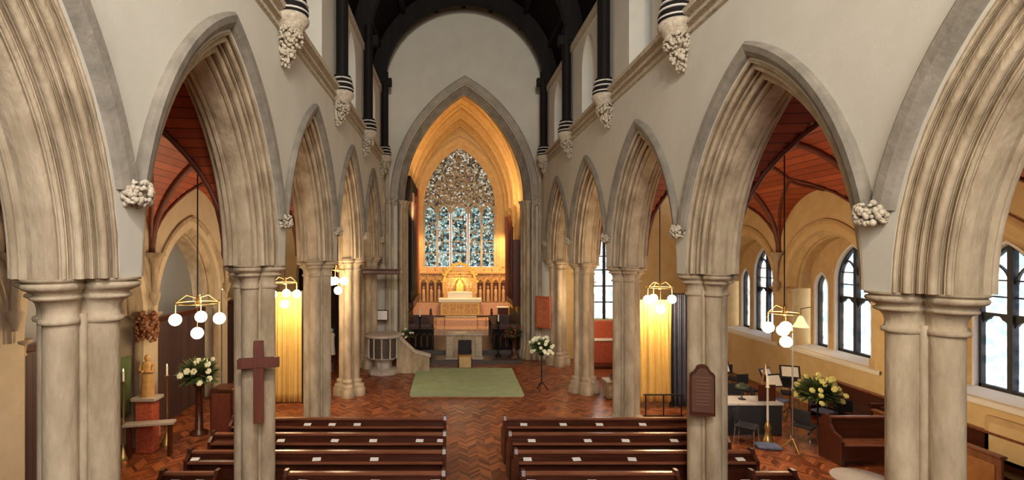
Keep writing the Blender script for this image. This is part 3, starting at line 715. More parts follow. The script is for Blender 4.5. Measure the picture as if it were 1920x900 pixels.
# ------------------------------------------------------------------ reredos
t = thing('reredos', 'wide gilded and pink carved reredos screen below the stained window', 'altar screen', (XC, 29.5, .62))
MB().bbox(-2.85, 2.85, 0, .35, 0, 1.05, .03).build('plinth', M['pinkstone'], t)
MB().bbox(-2.85, 2.85, .12, .4, 1.05, 2.7, .02).build('back_panel', M['gold_carved'], t)
MB().bbox(-2.9, 2.9, .0, .4, 2.7, 2.85, .03).build('cornice', M['gold_carved'], t)
m5 = lambda u, z, tt: (u, tt, z)
nx = [-2.55,-2.1,-1.65,-1.2,1.2,1.65,2.1,2.55]
for i, x in enumerate(nx):
    mb = MB(); arch_sweep(mb, lambda u, z, tt, x=x: (x+u, tt, z), .17, 2.05, .32, [(0,.0),(.05,-.02),(.05,.12),(0,.12)], 6, bottom=1.1, closed=True); mb.build('niche', M['gold'], t)
    MB().box(x-.16,x+.16,.105,.118,1.12,2.2).build('recess', M['cross_wood'], t)  # flat dark panel puts the niche's shade into colour
    mb = MB(); mb.lathe([(.10,1.08),(.11,1.2),(.085,1.5),(.10,1.72),(.05,1.82),(.035,1.86)], (x,.06,0), 10); mb.ball((x,.06,1.93), .065, 8, 6); fg = mb.build('figure', M['pinkstone'], t)
    mb = MB(); mb.lathe([(.04,2.45),(.03,2.85),(.05,2.9),(0.005,3.2)], (x+.225,.05,0), 6); mb.build('pinnacle', M['gold_carved'], t)
mb = MB(); mb.box(-.95,.95,-.05,.4,1.05,2.5)
mb.build('central_bay', M['gold_carved'], t)
mb = MB(); arch_sweep(mb, m5, .85, 2.2, 1.05, [(0,-.2),(.14,-.24),(.16,-.1),(0,-.05)], 12, bottom=1.6, closed=True)
for i in range(9):
    a = pi*i/8; mb.ball((1.03*cos(a), -.15, 2.25+1.08*sin(a)), .09, 6, 5)
mb.lathe([(.05,3.25),(.09,3.35),(.03,3.42),(.005,3.6)], (0,-.15,0), 8)
mb.build('canopy', M['gold'], t)
mb = MB(); mb.bbox(-.22,.22,-.3,-.05,1.7,2.15,.02); mb.lathe([(.24,2.15),(.16,2.32),(.05,2.42),(.02,2.55)], (0,-.17,0), 4); mb.ball((0,-.17,2.6), .05)
mb.build('tabernacle', M['gold'], t)
for q in (-.85,.85): MB().bbox(q-.1,q+.1,-.22,-.05,1.05,2.3,.02).build('pillar', M['gold_carved'], t)
# high altar
t = thing('high_altar', 'high altar with gold frontal and white cloth in front of the reredos', 'altar', (XC, 28.75, .94))
MB().bbox(-1.12, 1.12, -.4, .35, 0.1, 1.0, .02).build('altar_body', M['stone_gold'], t)
fr = MB().bbox(-1.08, 1.08, -.43, -.39, .14, .86, .01).build('gold_frontal', M['gold'], t)
for i in range(5): MB().bbox(-.98+.40*i, -.62+.40*i, -.445, -.425, .22, .78, .02).build('relief_panel', M['gold_carved'], fr)
MB().bbox(-1.2, 1.2, -.46, .38, 1.0, 1.05, .01).build('altar_cloth', M['white_linen'], t)
MB().bbox(-1.2, 1.2, -.47, -.44, .86, 1.02, .01).build('cloth_fringe', M['white_linen'], t)
MB().bbox(-1.3, 1.3, -.6, .4, 0, .1, .02).build('foot_step', M['marble_w'], t)
MB().bbox(-.7, .7, .0, .33, 1.05, 1.4, .01).build('gradine', M['white_linen'], t)
for i, x in enumerate((-.62,-.42,.42,.62)):
    tt = thing('altar_candlestick', 'gilt candlestick with lit candle on the high altar, %s' % ['far left','inner left','inner right','far right'][i], 'candlestick', (XC+x, 28.92, 2.34), 0, 'candlesticks on the high altar')
    MB().lathe([(.05,0),(.05,.02),(.015,.05),(.02,.12),(.012,.2),(.03,.22)], n=10).build('stem', M['brass'], tt)
    MB().lathe([(.012,.22),(.012,.42)], n=8).build('candle', M['candle'], tt)
    MB().lathe([(.002,.42),(.011,.44),(.002,.47)], n=6).build('flame', M['flame'], tt)
point('altar_lamp', (XC, 28.9, 2.95), 22, (1,.75,.3), .05)
# altar rails
for s, nm in ((-1,'left'),(1,'right')):
    t = thing('communion_rail', 'low dark communion rail with brass posts on the %s side of the sanctuary' % nm, 'railing', (XC+s*1.75, 26.3, .62))
    MB().bbox(-.95,.95,-.05,.05,.62,.70,.01).build('top_rail', M['oak_dark'], t)
    for i in range(5): MB().lathe([(.03,0),(.015,.05),(.02,.3),(.015,.6)], (-.9+.45*i,0,0), 8).build('post', M['brass'], t)
# credence table with white cloth
t = thing('credence_table', 'small side table under a white cloth right of the high altar', 'table', (XC+2.35, 28.0, .62))
MB().bbox(-.33,.33,-.2,.2,.92,.97,.01).build('table_cloth', M['white_linen'], t)
MB().bbox(-.28,.28,-.16,.16,.0,.92,.01).build('cabinet', M['oak_dark'], t)
# organ case and dark hangings in the chancel
t = thing('organ_case', 'tall dark organ case with red edging against the left chancel wall', 'organ', (CX0+.16, 25.2, 2.3))
MB().bbox(-.15,.48,-2.0,3.2,0,5.8,.03).build('case', M['timber_black'], t)
for i in range(9): MB().lathe([(.03,.5),(.07,.9),(.07,4.6+.5*sin(i*1.1)),(.05,4.65+.5*sin(i*1.1))], (.52,-1.7+.36*i,0), 10).build('pipe', M['oak_screen'], t)
MB().bbox(.44,.54,3.0,3.2,0,5.8,.02).build('red_edge', M['red_cloth'], t)
MB().bbox(-.15,.6,-2.0,3.2,-.3,0,.03).build('sill_beam', M['oak_dark'], t)
t = thing('organ_case', 'narrow dark red pipe case against the right chancel wall', 'organ', (CX1-.16, 26.0, 2.0))
MB().bbox(-.4,.15,-1.6,1.2,0,3.2,.03).build('case', M['cross_wood'], t)
for i in range(6): MB().lathe([(.03,.3),(.07,.6),(.07,3.8+.3*(i%3)),(.05,3.85+.3*(i%3))], (-.42,-1.4+.45*i,0), 10).build('pipe', M['rib'], t)

# choir stalls
def stall(label, x, y, s):
    t = thing('choir_stall', label, 'choir stall', (x, y, .30))
    MB().bbox(-.05,.05,-1.6,1.6,0,1.0,.02).build('desk_front', M['oak_screen'], t)
    MB().bbox(-.2,.2,-1.6,1.6,1.0,1.06,.01).build('desk_top', M['oak_screen'], t)
    MB().bbox(s*.95-.05,s*.95+.05,-1.6,1.6,0,1.5,.02).build('backrest', M['oak_screen'], t)
    MB().bbox(min(s*.5,s*.95),max(s*.5,s*.95),-1.6,1.6,.4,.46,.01).build('seat', M['oak_screen'], t)
    for y_ in (-1.6,1.6):
        m_ = MB(); m_.bbox(min(-.15*s,s*1.0),max(-.15*s,s*1.0),y_-.04,y_+.04,0,1.1,.02); m_.lathe([(.05,1.1),(.08,1.18),(.05,1.26),(.07,1.34),(.01,1.45)], (0,y_,0), 8); m_.build('stall_end', M['oak_screen'], t)
stall('dark oak choir stall on the left side of the chancel', XC-1.55, 24.3, -1)
stall('dark oak choir stall on the right side of the chancel', XC+1.55, 24.3, 1)

def choir_desk(label, x, y, w):
    t = thing('choir_desk', label, 'desk', (x, y, .30))
    MB().bbox(-w,w,-.04,.04,0,.88,.02).build('front_panel', M['timber_black'], t)
    MB().bbox(-w-.03,w+.03,-.16,.16,.88,.94,.015).build('book_rest', M['oak_screen'], t)
    for i in range(4):
        x_ = -w+.16+(2*w-.32)*i/3; arch_sweep(mb := MB(), lambda u, z, tt, x_=x_: (x_+u, tt-.045, z), .10, .5, .16, [(0,0),(.025,-.015),(.025,.02),(0,.02)], 6, bottom=.1, closed=True); mb.build('carved_arch', M['oak_mid'], t)
choir_desk('dark carved choir desk left of the stone nave altar', XC-1.85, 22.62, .55)
choir_desk('dark carved choir desk right of the stone nave altar', XC+1.95, 22.62, .62)

# ------------------------------------------------------------------ nave altar, chair, carpet
t = thing('nave_altar', 'pale stone free-standing altar between the carpet and the choir', 'altar', (XC+.0, 21.3, .15))
MB().bbox(-.82,.82,-.35,.35,1.0,1.08,.02).build('altar_slab', M['marble_w'], t)
MB().bbox(-.75,.75,-.28,.28,0.06,1.0,.02).build('altar_body', M['stone'], t)
MB().bbox(-.8,.8,-.33,.33,0,.08,.02).build('plinth', M['marble_w'], t)
mb = MB()
for x in (-.6,.6): mb.bbox(x-.12,x+.12,-.31,-.27,.15,.92,.01)
mb.build('carved_panel', M['stone_carved'], t)
t = thing('presiding_chair', 'dark high-backed chair with peach seat panel before the stone altar', 'chair', (XC+.02, 20.55, 0))
MB().bbox(-.27,.27,-.03,.03,.45,1.05,.03).build('backrest', M['black_fab'], t)
MB().bbox(-.26,.26,-.42,-.02,.40,.47,.02).build('seat', M['skin_stat'], t)
MB().bbox(-.24,.24,-.43,-.40,.02,.42,.01).build('front_panel', M['stone_gold'], t)
for x in (-.25,.25):
    for y in (-.4,0): MB().bbox(x-.025,x+.025,y-.025,y+.025,0,.42,.004).build('leg', M['oak_dark'], t)
    MB().bbox(x-.03,x+.03,-.4,0,.62,.66,.01).build('armrest', M['oak_dark'], t)
t = thing('carpet_dais', 'low platform covered in sage green carpet at the head of the centre aisle', 'carpet', (0,0,0))
MB().add([(-1.25,16.1,.10),(2.38,16.1,.10),(2.44,19.75,.10),(-1.25,19.75,.10),(-1.25,16.1,.04),(2.38,16.1,.04),(2.44,19.75,.04),(-1.25,19.75,.04)], [(0,1,2,3),(0,1,5,4),(1,2,6,5),(3,0,4,7),(2,3,7,6),(4,5,6,7)]).build('carpet_top', M['carpet'], t)
MB().box(-1.22,2.35,16.13,19.7,0,.04).build('edge_board', M['stone_gold'], t)

def torch(label, x, y, h=1.75):
    t = thing('torchere', label, 'candlestick', (x, y, .15 if y > 21 else 0))
    MB().lathe([(.13,0),(.13,.05),(.06,.12),(.03,.2),(.03,.5),(.05,.55),(.03,.6),(.03,h-.1),(.09,h)], n=12).build('stand', M['timber_black'], t)
    MB().lathe([(.03,h),(.03,h+.3)], n=10).build('candle', M['candle'], t)
torch('tall dark candlestick left of the stone nave altar', -1.22, 21.25); torch('tall dark candlestick right of the stone nave altar', 2.1, 21.6, 1.5)
# ------------------------------------------------------------------ pulpit
t = thing('pulpit', 'round carved stone pulpit with curving stair wall at the left of the chancel', 'pulpit', (-2.50, 19.45, 0))
MB().lathe([(.62,0),(.62,.12),(.55,.16),(.30,.22),(.30,.40),(.42,.52),(.58,.58),(.58,.62)], n=8, smooth=False).build('pedestal', M['marble_w'], t)
MB().lathe([(.56,.62),(.56,1.38)], n=24).build('drum', M['tile_dark'], t)
for i in range(12):
    a = 2*pi*i/12; MB().lathe([(.05,.62),(.03,.68),(.03,1.28),(.055,1.36)], (.60*cos(a), .60*sin(a), 0), 8).build('colonnette', M['marble_w'], t)
MB().lathe([(.56,1.36),(.70,1.38),(.72,1.43),(.70,1.48),(.56,1.5),(.5,1.5)], n=24).build('book_ledge', M['marble_w'], t)
mb = MB(); mb.prism([(.5,0),(1.75,0),(1.75,.62),(1.2,.78),(.5,1.42)], .15, .3, lambda u, z, tt: (u, tt-.3, z)); mb.build('stair_wall', M['stone'], t)
mb = MB(); mb.prism([(.5,1.42),(1.2,.78),(1.8,.62),(1.8,.70),(1.2,.87),(.5,1.52)], .08, .37, lambda u, z, tt: (u, tt-.3, z)); mb.build('stair_coping', M['marble_w'], t)
mb = MB(); mb.bbox(.5,1.6,.1,.8,0,.3); mb.bbox(.5,1.3,.1,.8,.3,.6); mb.build('step', M['tile_dark'], t)
# sounding board / beam over the pulpit and notice
o = tag(MB().bbox(-3.3, -1.85, 19.2, 20.12, 3.76, 3.94, .03).build('sounding_board', M['oak_dark']), 'dark oak sounding board fixed above the pulpit', 'sounding board')
t = thing('framed_notice', 'small cream notice in a frame on the stone behind the pulpit', 'notice', (-2.75, 20.95, 2.0))
MB().bbox(-.24,.24,-.02,.02,-.22,.22,.01).build('frame', M['oak_dark'], t); MB().box(-.20,.20,-.03,-.019,-.18,.18).build('paper', M['paper'], t)
t = thing('statue_niche', 'stone niche column with small carved figures standing above the pulpit', 'statue niche', (-2.8, 21.35, 3.85))
mb = MB(); mb.lathe([(.16,0),(.2,.1),(.12,.2),(.12,2.8),(.2,2.9),(.05,3.4),(.01,3.7)], n=8); mb.build('column', M['stone'], t)
for i in range(3):
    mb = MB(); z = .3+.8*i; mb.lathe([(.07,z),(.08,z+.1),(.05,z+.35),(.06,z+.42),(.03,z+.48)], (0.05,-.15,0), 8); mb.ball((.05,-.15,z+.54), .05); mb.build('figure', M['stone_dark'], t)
# red framed panel right
t = thing('framed_banner', 'red orange panel in a dark frame on the wall right of the chancel arch', 'panel', (3.84, 20.75, 1.5), radians(-48))
MB().bbox(-.36,.36,-.03,.03,0,1.3,.015).build('frame', M['red_cloth'], t)
MB().bbox(-.28,.28,-.045,-.028,.08,1.22,.005).build('picture', nmat('orange red cloth', (.42,.10,.035), (.55,.2,.09), .8, 9), t)

# ------------------------------------------------------------------ pews
def make_pew(label, x0, x1, y, shelf=True, face=1, end_z=1.0):
    """face=1: sitters face east, so its back is toward the gallery"""
    t = thing('pew', label, 'pew', ((x0+x1)/2, y, 0), 0 if face == 1 else pi); h = (x1-x0)/2
    MB().bbox(-h+.05, h-.05, -.02, .02, .12, .90, .008).build('backrest', M['oak_dark'], t)
    MB().bbox(-h+.02, h-.02, -.045, .045, .90, .955, .012).build('top_rail', M['oak_rail'], t)
    MB().bbox(-h+.05, h-.05, .02, .44, .42, .46, .008).build('seat', M['oak_rail'] if face < 0 else M['oak_dark'], t)  # facing pew's seat gets lighter oak to stand in for window sheen
    MB().bbox(-h+.06, h-.06, .38, .41, .10, .42, .005).build('seat_apron', M['oak_dark'], t)
    if shelf:
        MB().add([(-h+.05,-.19,.80),(h-.05,-.19,.80),(h-.05,-.02,.84),(-h+.05,-.02,.84),(-h+.05,-.19,.775),(h-.05,-.19,.775),(h-.05,-.02,.815),(-h+.05,-.02,.815)],
                 [(0,1,2,3),(4,5,6,7),(0,1,5,4),(0,3,7,4),(1,2,6,5)]).build('book_shelf', M['oak_dark'], t)
        MB().bbox(-h+.05,h-.05,-.205,-.19,.775,.825,.004).build('shelf_lip', M['oak_rail'], t)
    for s in (-1, 1):
        poly = [(-.22,0),(.46,0),(.46,.52),(.40,.62),(.22,.68),(.12,.80),(.08,.94),(.04,end_z),(-.06,end_z),(-.10,.92),(-.22,.84)]
        mb = MB(); mb.prism(poly, -.03, .03, lambda u, z, tt, s=s: (s*(h-.03)+tt, u, z)); mb.build('bench_end', M['oak_dark'], t)
    return t
rows = [11.23, 10.28, 9.37, 8.46]
rn = ['front', 'second', 'third', 'nearest']
for i, y in enumerate(rows):
    if i < 3:
        make_pew('long dark oak pew of the left block, %s row' % rn[i], -4.79 if i else -4.79, -.06, y)
        make_pew('long dark oak pew of the right block, %s row' % rn[i], 1.20, 5.6, y)
    else:
        make_pew('dark oak pew right of the cross pillar, nearest row of the left block', -2.73, -.06, y)
        make_pew('short dark oak pew in the left aisle beside the cross pillar', -4.79, -3.82, y)
        make_pew('dark oak pew left of the plaque pillar, nearest row of the right block', 1.20, 3.8, y)
        make_pew('short dark oak pew in the right aisle beside the plaque pillar', 5.0, 5.75, y)
def bpx(px, row): return (px-842)*(rows[row]-.11)/952
bk = {('left',0):[577,623,670], ('right',0):[982,1056,1124,1205], ('left',1):[527,628,700,787,827], ('right',1):[997,1102,1173,1264],
      ('left',2):[366,594,702], ('right',2):[989,1081,1185,1388], ('left',3):[327,373,567,703,816], ('right',3):[997,1111,1400,1438]}
proto = None; onth = ['first','second','third','fourth','fifth']
for (side, r), xs in bk.items():
    for j, px in enumerate(xs):
        lab = 'white service booklet on the shelf of the %s row, %s block, %s from the left' % (rn[r], side, onth[j])
        loc = (bpx(px, r), rows[r]-.11, .826); rz = random.uniform(-.12, .12)
        if proto is None:
            proto = thing('service_booklet', lab, 'booklet', loc, rz, 'service booklets on the pew shelves')
            MB().add([(-.075,-.045,-.004),(.075,-.045,-.004),(.075,.04,.016),(-.075,.04,.016),(-.075,-.045,.008),(.075,-.045,.008),(.075,.04,.028),(-.075,.04,.028)], [(0,1,2,3),(4,5,6,7),(0,1,5,4),(1,2,6,5),(2,3,7,6),(3,0,4,7)]).build('pages', M['paper'], proto)
        else: copy_tree(proto, None, lab, loc, rz)
# aisle pews on the right
make_pew('dark pew facing the gallery, in the right aisle left of the big pillar', 8.42, 10.2, 11.35, shelf=False, face=-1)
def wall_pew(label, y0, y1, x):
    t = thing('wall_pew', label, 'pew', (x, (y0+y1)/2, 0)); h = (y1-y0)/2
    MB().bbox(.12,.17,-h,h,.1,1.0,.01).build('backrest', M['oak_dark'], t)
    MB().bbox(.08,.21,-h,h,1.0,1.05,.01).build('top_rail', M['oak_rail'], t)
    MB().bbox(-.36,.12,-h,h,.42,.47,.01).build('seat', M['oak_dark'], t)
    for s in (-1,1):
        e = MB().bbox(-.40,.2,s*h-.03,s*h+.03,0,.95,.01).build('bench_end', M['oak_dark'], t)
        MB().bbox(-.30,.1,s*(h+.03)-.008,s*(h+.03)+.008,.2,.75,.006).build('end_panel', M['oak_mid'], e)
    return t
wall_pew('dark pew along the right aisle wall beneath the nearest window', 7.3, 12.0, 10.62)
wall_pew('dark pew along the right aisle wall beneath the second window', 12.3, 14.4, 10.6)
t = thing('panelled_pew', 'orange brown panelled pew in the right aisle at the picture edge', 'pew', (10.06, 10.62, 0), radians(-90))
MB().bbox(-1.4,1.4,-.03,.03,0,.85,.01).build('frame', M['oak_mid'], t)
for x in (-1.02,-.34,.34,1.02): MB().bbox(x-.28,x+.28,-.045,-.028,.14,.70,.02).build('panel', M['oak_amber'], t)
MB().bbox(-1.42,1.42,-.07,.07,.85,.90,.01).build('top_rail', M['oak_mid'], t)

# ------------------------------------------------------------------ curtains
def curtain(name, label, mat, x0, x1, y, z0, z1, folds, amp=.05, drape=0, rail=True):
    t = thing(name, label, 'curtain', ((x0+x1)/2, y, 0)); n = 80; h = (x1-x0)/2; zn = 12
    vs = []; fs = []
    for j in range(zn+1):
        q = j/zn
        for i in range(n+1):
            p = i/n; x = -h + 2*h*p
            d = amp*(.35+.65*(1-q))*sin(p*folds*2*pi + drape*q*2.5) + amp*.4*sin(p*folds*4.7*pi+1+drape*q)
            vs.append((x, d, z0+(z1-z0)*q))
    for j in range(zn):
        for i in range(n): a = j*(n+1)+i; fs.append((a, a+1, a+n+2, a+n+1))
    mb = MB(); mb.add(vs, fs, True); o = mb.build('cloth', mat, t)
    md = o.modifiers.new('thickness', 'SOLIDIFY'); md.thickness = .012
    if rail: MB().tube([(-h-.05,0,z1+.02),(h+.05,0,z1+.02)], .02, 8).build('rail', M['iron'], t)
    mb = MB()
    for x in (-h-.03, h+.03): mb.tube([(x,0,0),(x,0,z1+.03)], .018, 8)
    if rail: mb.build('post', M['iron'], t)
    return t
curtain('yellow_curtain', 'yellow curtain hanging in the left aisle between the first pillars', M['curtain_y'], -5.32, -4.50, 15.5, .04, 3.4, 5, .035)
curtain('yellow_curtain', 'draped yellow curtain in the right aisle beside the blue one', M['curtain_y'], 5.50, 6.56, 15.0, .2, 3.2, 4, .06, 1.0)
curtain('blue_curtain', 'dark slate blue curtain right of the yellow curtain', M['curtain_b'], 6.58, 7.3, 15.05, .04, 3.35, 5, .05)
t = thing('kneeling_rail', 'thin black metal rail standing before the draped yellow curtain', 'rail', (6.0, 14.2, 0))
MB().tube([(-.55,0,.62),(.55,0,.62)], .022).build('top_rail', M['iron'], t)
for x in (-.5,0,.5):
    MB().tube([(x,0,.02),(x,0,.62)], .018).build('post', M['iron'], t)
MB().tube([(-.55,0,.03),(.55,0,.03)], .018).build('foot_rail', M['iron'], t)

# ------------------------------------------------------------------ screens under the left outer arches
for k, (yc, lab, xx) in enumerate(((14.43, 'tall purple brown boarded screen closing the arch behind the left flowers', OL-.45), (10.43, 'tall dark boarded screen behind the saint statue and candles', OL-.55), (6.43,'dark boarded screen behind the big left pillar', OL-.45), (18.43,'boarded screen in the farthest left outer arch', OL-.45))):
    t = thing('timber_screen', lab, 'screen', (xx, yc, 0))
    mb = MB(); mb.box(-.04,.04,-1.6,1.6,0,2.75); mb.build('boards', M['screen'], t)
    mb = MB(); mb.bbox(-.08,.08,-1.6,1.6,2.75,2.9,.02); mb.build('top_rail', M['oak_dark'], t)

# ------------------------------------------------------------------ lighting pendants
def chandelier(label, x, y, zb, ztop, r=.41, n=4, power=30, rot=.3):
    t = thing('chandelier', label, 'chandelier', (x, y, zb))
    MB().tube([(0,0,.42),(0,0,ztop-zb)], .014, 8).build('rod', M['iron'], t)
    mb = MB(); mb.tube([(r*cos(2*pi*i/32), r*sin(2*pi*i/32), .36) for i in range(33)], .016, 6, cap=False)
    mb.build('ring', M['brass'], t)
    MB().lathe([(.03,.30),(.06,.34),(.04,.42),(.02,.50)], n=12).build('hub', M['brass'], t)
    for i in range(n):
        a = 2*pi*i/n + rot; dz = -.0 if i != 3 else -.28
        rr = r if dz == 0 else r*.1
        mb = MB(); mb.tube([(0,0,.45),(rr*.5*cos(a),rr*.5*sin(a),.52),(rr*cos(a),rr*sin(a),.36),(rr*cos(a),rr*sin(a),.12+dz)], .012, 6)
        arm = mb.build('arm', M['brass'], t)
        mb = MB(); mb.ball((rr*cos(a),rr*sin(a),dz+.02), .12, 12, 10); b = mb.build('globe', M['bulb'], t)
    point('chandelier_lamp', (x, y, zb-.05), power, WARM, .35)
chandelier('lit four-globe chandelier hanging in the left aisle left of the cross pillar', -5.15, 10.4, 3.22, 7.3, power=110)
chandelier('lit chandelier hanging in front of the left yellow curtain', -4.72, 14.6, 3.38, 7.3, r=.33, power=150, rot=.2)
chandelier('small lit chandelier hanging beneath the third left arch, against the fourth pillar', -3.33, 15.2, 3.72, 6.5, r=.2, power=70, rot=.6)
chandelier('lit chandelier hanging in front of the draped yellow curtain', 5.98, 14.4, 3.25, 7.5, r=.36, power=160, rot=.1)
chandelier('lit chandelier hanging in the right aisle before the windows', 7.2, 10.9, 2.95, 7.5, r=.30, power=150, rot=.9)
chandelier('lit chandelier far down the right aisle near the side altar', 5.35, 19.5, 3.1, 7.4, r=.3, power=90, rot=.5)
t = thing('bell_lamp', 'bell-shaped wall lamp glowing below the right aisle vault shaft', 'lamp', (10.6, 15.3, 2.35))
MB().lathe([(.22,0),(.2,.03),(.13,.15),(.07,.3),(.03,.34)], n=16).build('shade', M['bulb_dim'], t)
MB().tube([(0,0,.32),(0,0,.55),(.3,0,.6)], .012).build('bracket', M['iron'], t)
point('bell_lamp_light', (10.5, 15.2, 2.3), 3, WARM, .08)

# ------------------------------------------------------------------ cross and plaque
t = thing('wooden_cross', 'plain reddish wooden cross fixed to the second left pillar', 'cross', (-2.97, 7.92, 1.95), radians(16))
MB().bbox(-.075,.075,-.035,.035,0,1.28,.008).build('upright', M['cross_wood'], t)
MB().bbox(-.31,.31,-.045,.03,.86,1.02,.008).build('crossbar', M['cross_wood'], t)
t = thing('memorial_plaque', 'brown shield-topped memorial plaque on the second right pillar', 'plaque', (4.13, 8.28, 1.95), radians(-14))
def plq(s, d0, d1, mat, nm):
    pts = [(-.19,0),(.19,0),(.19,.66),(.165,.70),(.13,.72),(.10,.76)] + [(.10*cos(pi*i/8), .76+.075*sin(pi*i/8)) for i in range(1,8)] + [(-.10,.76),(-.13,.72),(-.165,.70),(-.19,.66)]
    mb = MB(); mb.prism([(u*s,.42+(z-.42)*s) for u, z in pts], d0, d1, lambda u, z, tt: (u, tt, z)); return mb.build(nm, mat, t)
plq(1, -.02, .03, M['oak_dark'], 'board'); plq(.86, -.03, -.019, nmat('plaque face', (.10,.04,.022), None, .5), 'face')
mb = MB()
for i in range(9):
    z = .62-.055*i
    mb.box(-.12+.01*(i%3), .12-.012*((i*2)%3), -.034, -.029, z, z+.012)
mb.build('engraved_lines', nmat('worn gilt lines', (.17,.09,.05), None, .5), t)

# ------------------------------------------------------------------ flowers
def flowers(label, x, y, zc, r, zs, petal, nleaf=230, nfl=46, seed=1, stand='metal'):
    rnd = random.Random(seed)
    t = thing('flower_arrangement', label, 'flowers', (x, y, 0))
    mb = MB()
    for i in range(nleaf):
        a = rnd.uniform(0,2*pi); e = rnd.uniform(-.5,1.2); L = r*rnd.uniform(.55,1.12); d = (cos(a)*cos(e), sin(a)*cos(e), sin(e))
        b = (d[0]*L*.35, d[1]*L*.35, d[2]*L*.3); tip = (d[0]*L, d[1]*L, d[2]*L*.85); w = .035*r/.45
        s = (-sin(a)*w, cos(a)*w, rnd.uniform(-.02,.02)); m_ = [(b[k]+tip[k])/2 for k in range(3)]
        P = lambda q: (q[0], q[1], q[2]+zc)
        mb.add([P(b), P((m_[0]+s[0], m_[1]+s[1], m_[2]+s[2])), P(tip), P((m_[0]-s[0], m_[1]-s[1], m_[2]-s[2]+.01))], [(0,1,2),(0,2,3)])
    mb.build('foliage', M['leaf'], t)
    if y > 21: t.location.z = .15
    for i in range(nfl):
        mb = MB(); a = rnd.uniform(0,2*pi); e = rnd.uniform(-.4,1.25); L = r*rnd.uniform(.75,1.0); c = (cos(a)*cos(e)*L, sin(a)*cos(e)*L, zc+sin(e)*L*.85)
        pr = r*rnd.uniform(.10,.15)
        for q in range(6):
            b = q*pi/3; mb.ball((c[0]+cos(b)*pr*.6, c[1]+sin(b)*pr*.6*.6, c[2]+sin(b)*pr*.5), pr*.5, 6, 4)
        mb.ball(c, pr*.45, 6, 4)
        mb.build('bloom', petal, t)
    mb = MB()
    mb.lathe([(.05,zc-.25),(.13,zc-.2),(.15,zc-.05),(.12,zc)], n=14); mb.build('bowl', M['iron'] if stand=='metal' else M['oak_dark'], t)
    mb = MB()
    if stand == 'metal':
        mb.tube([(0,0,.25),(0,0,zc-.22)], .02)
        for q in range(3): a = q*2*pi/3; mb.tube([(0,0,.3),(.13*cos(a),.13*sin(a),.15),(.22*cos(a),.22*sin(a),.0)], .016)
    else: mb.lathe([(.22,0),(.22,.05),(.10,.12),(.08,zc-.35),(.16,zc-.25)], n=12)
    mb.build('stand', M['iron'] if stand=='metal' else M['oak_dark'], t)
    return t
flowers('white and green flowers on a tall thin stand right of the green carpet', 3.08, 16.9, 1.42, .46, 0, M['petal_w'], seed=3)
flowers('white flowers low beside the pulpit stair', -1.75, 21.55, .95, .33, 0, M['petal_w'], nleaf=160, nfl=14, seed=8, stand='wood')
flowers('dark red and green flowers before the right choir stall', 2.75, 21.5, 1.0, .42, 0, nmat('dark red petals', (.22,.02,.03), None, .6), nleaf=320, nfl=16, seed=9, stand='wood')
flowers('white and green flowers before the boarded screen in the left aisle', -6.35, 12.9, 1.5, .56, 0, M['petal_w'], nleaf=520, nfl=16, seed=4, stand='wood')
flowers('yellow green flowers behind the facing pew in the right aisle', 9.15, 12.6, 1.1, .56, 0, M['petal_y'], nleaf=420, nfl=34, seed=5)

# ------------------------------------------------------------------ saint statue, bench and candles in the left aisle
t = thing('saint_statue', 'golden robed saint statue on a small bracketed pedestal in the left aisle', 'statue', (-6.98, 11.75, 0))
MB().bbox(-.28,.28,-.2,.2,1.20,1.28,.01).build('shelf', M['marble_w'], t)
MB().bbox(-.2,.2,-.15,.15,0,1.2,.02).build('pedestal', M['red_cloth'], t)
mb = MB()
rg = []
for z, rx, ry in ((1.28,.15,.13),(1.32,.155,.13),(1.6,.12,.10),(1.85,.125,.095),(1.98,.14,.09),(2.05,.11,.075),(2.09,.05,.05)):
    rg.append([(rx*cos(2*pi*i/20)*(1+.05*cos(6*2*pi*i/20)), ry*sin(2*pi*i/20)*(1+.05*cos(6*2*pi*i/20)), z) for i in range(20)])
mb.loft(rg); 
for s in (-1,1): mb.tube([(s*.13,0,2.0),(s*.15,-.06,1.85),(s*.03,-.14,1.88)], [.045,.04,.03], 8)
mb.ball((0,0,2.16), .072, 12, 10, (.9,.95,1.15)); mb.lathe([(.04,2.05),(.035,2.12)], n=10)
mb.build('robed_figure', M['skin_stat'], t)
t = thing('cloth_hanging', 'green cloth hanging behind the saint statue', 'cloth', (-7.32, 11.42, .9))
mb = MB(); mb.add([(.02*sin(i*1.4), -.22+.44*i/10, z) for z in (0,1.35) for i in range(11)], [(i,i+1,12+i,11+i) for i in range(10)], True); o = mb.build('cloth', M['green_cloth'], t); o.modifiers.new('thickness','SOLIDIFY').thickness = .01
t = thing('carved_canopy', 'brown carved canopy above the saint statue', 'canopy', (-7.15, 12.0, 2.55))
mb = MB(); carved(mb, (0,0,.3), .24,.24,.34, 160, .04, 77); mb.build('carving', M['oak_mid'], t)
def candlestand(label, x, y, h, wide=.13, mat=None):
    t = thing('candle_stand', label, 'candle stand', (x, y, 0)); mat = mat or M['brass']
    MB().lathe([(wide,0),(wide,.04),(wide*.8,.1),(wide*.45,.2),(.03,.3),(.025,.34)], n=16).build('foot', mat, t)
    MB().lathe([(.02,.3),(.02,h*.45),(.035,h*.47),(.02,h*.5),(.018,h),(.05,h+.02),(.055,h+.04)], n=10).build('stem', mat, t)
    MB().lathe([(.022,h+.03),(.022,h+.26)], n=10).build('candle', M['candle'], t)
    MB().lathe([(.002,h+.26),(.012,h+.285),(.002,h+.32)], n=6).build('flame', M['flame'], t)
candlestand('tall brass candle stand against the large left pillar edge', -7.25, 11.3, 1.7)
candlestand('tall brass candle stand right of the saint statue', -6.75, 12.15, 1.62, .17)
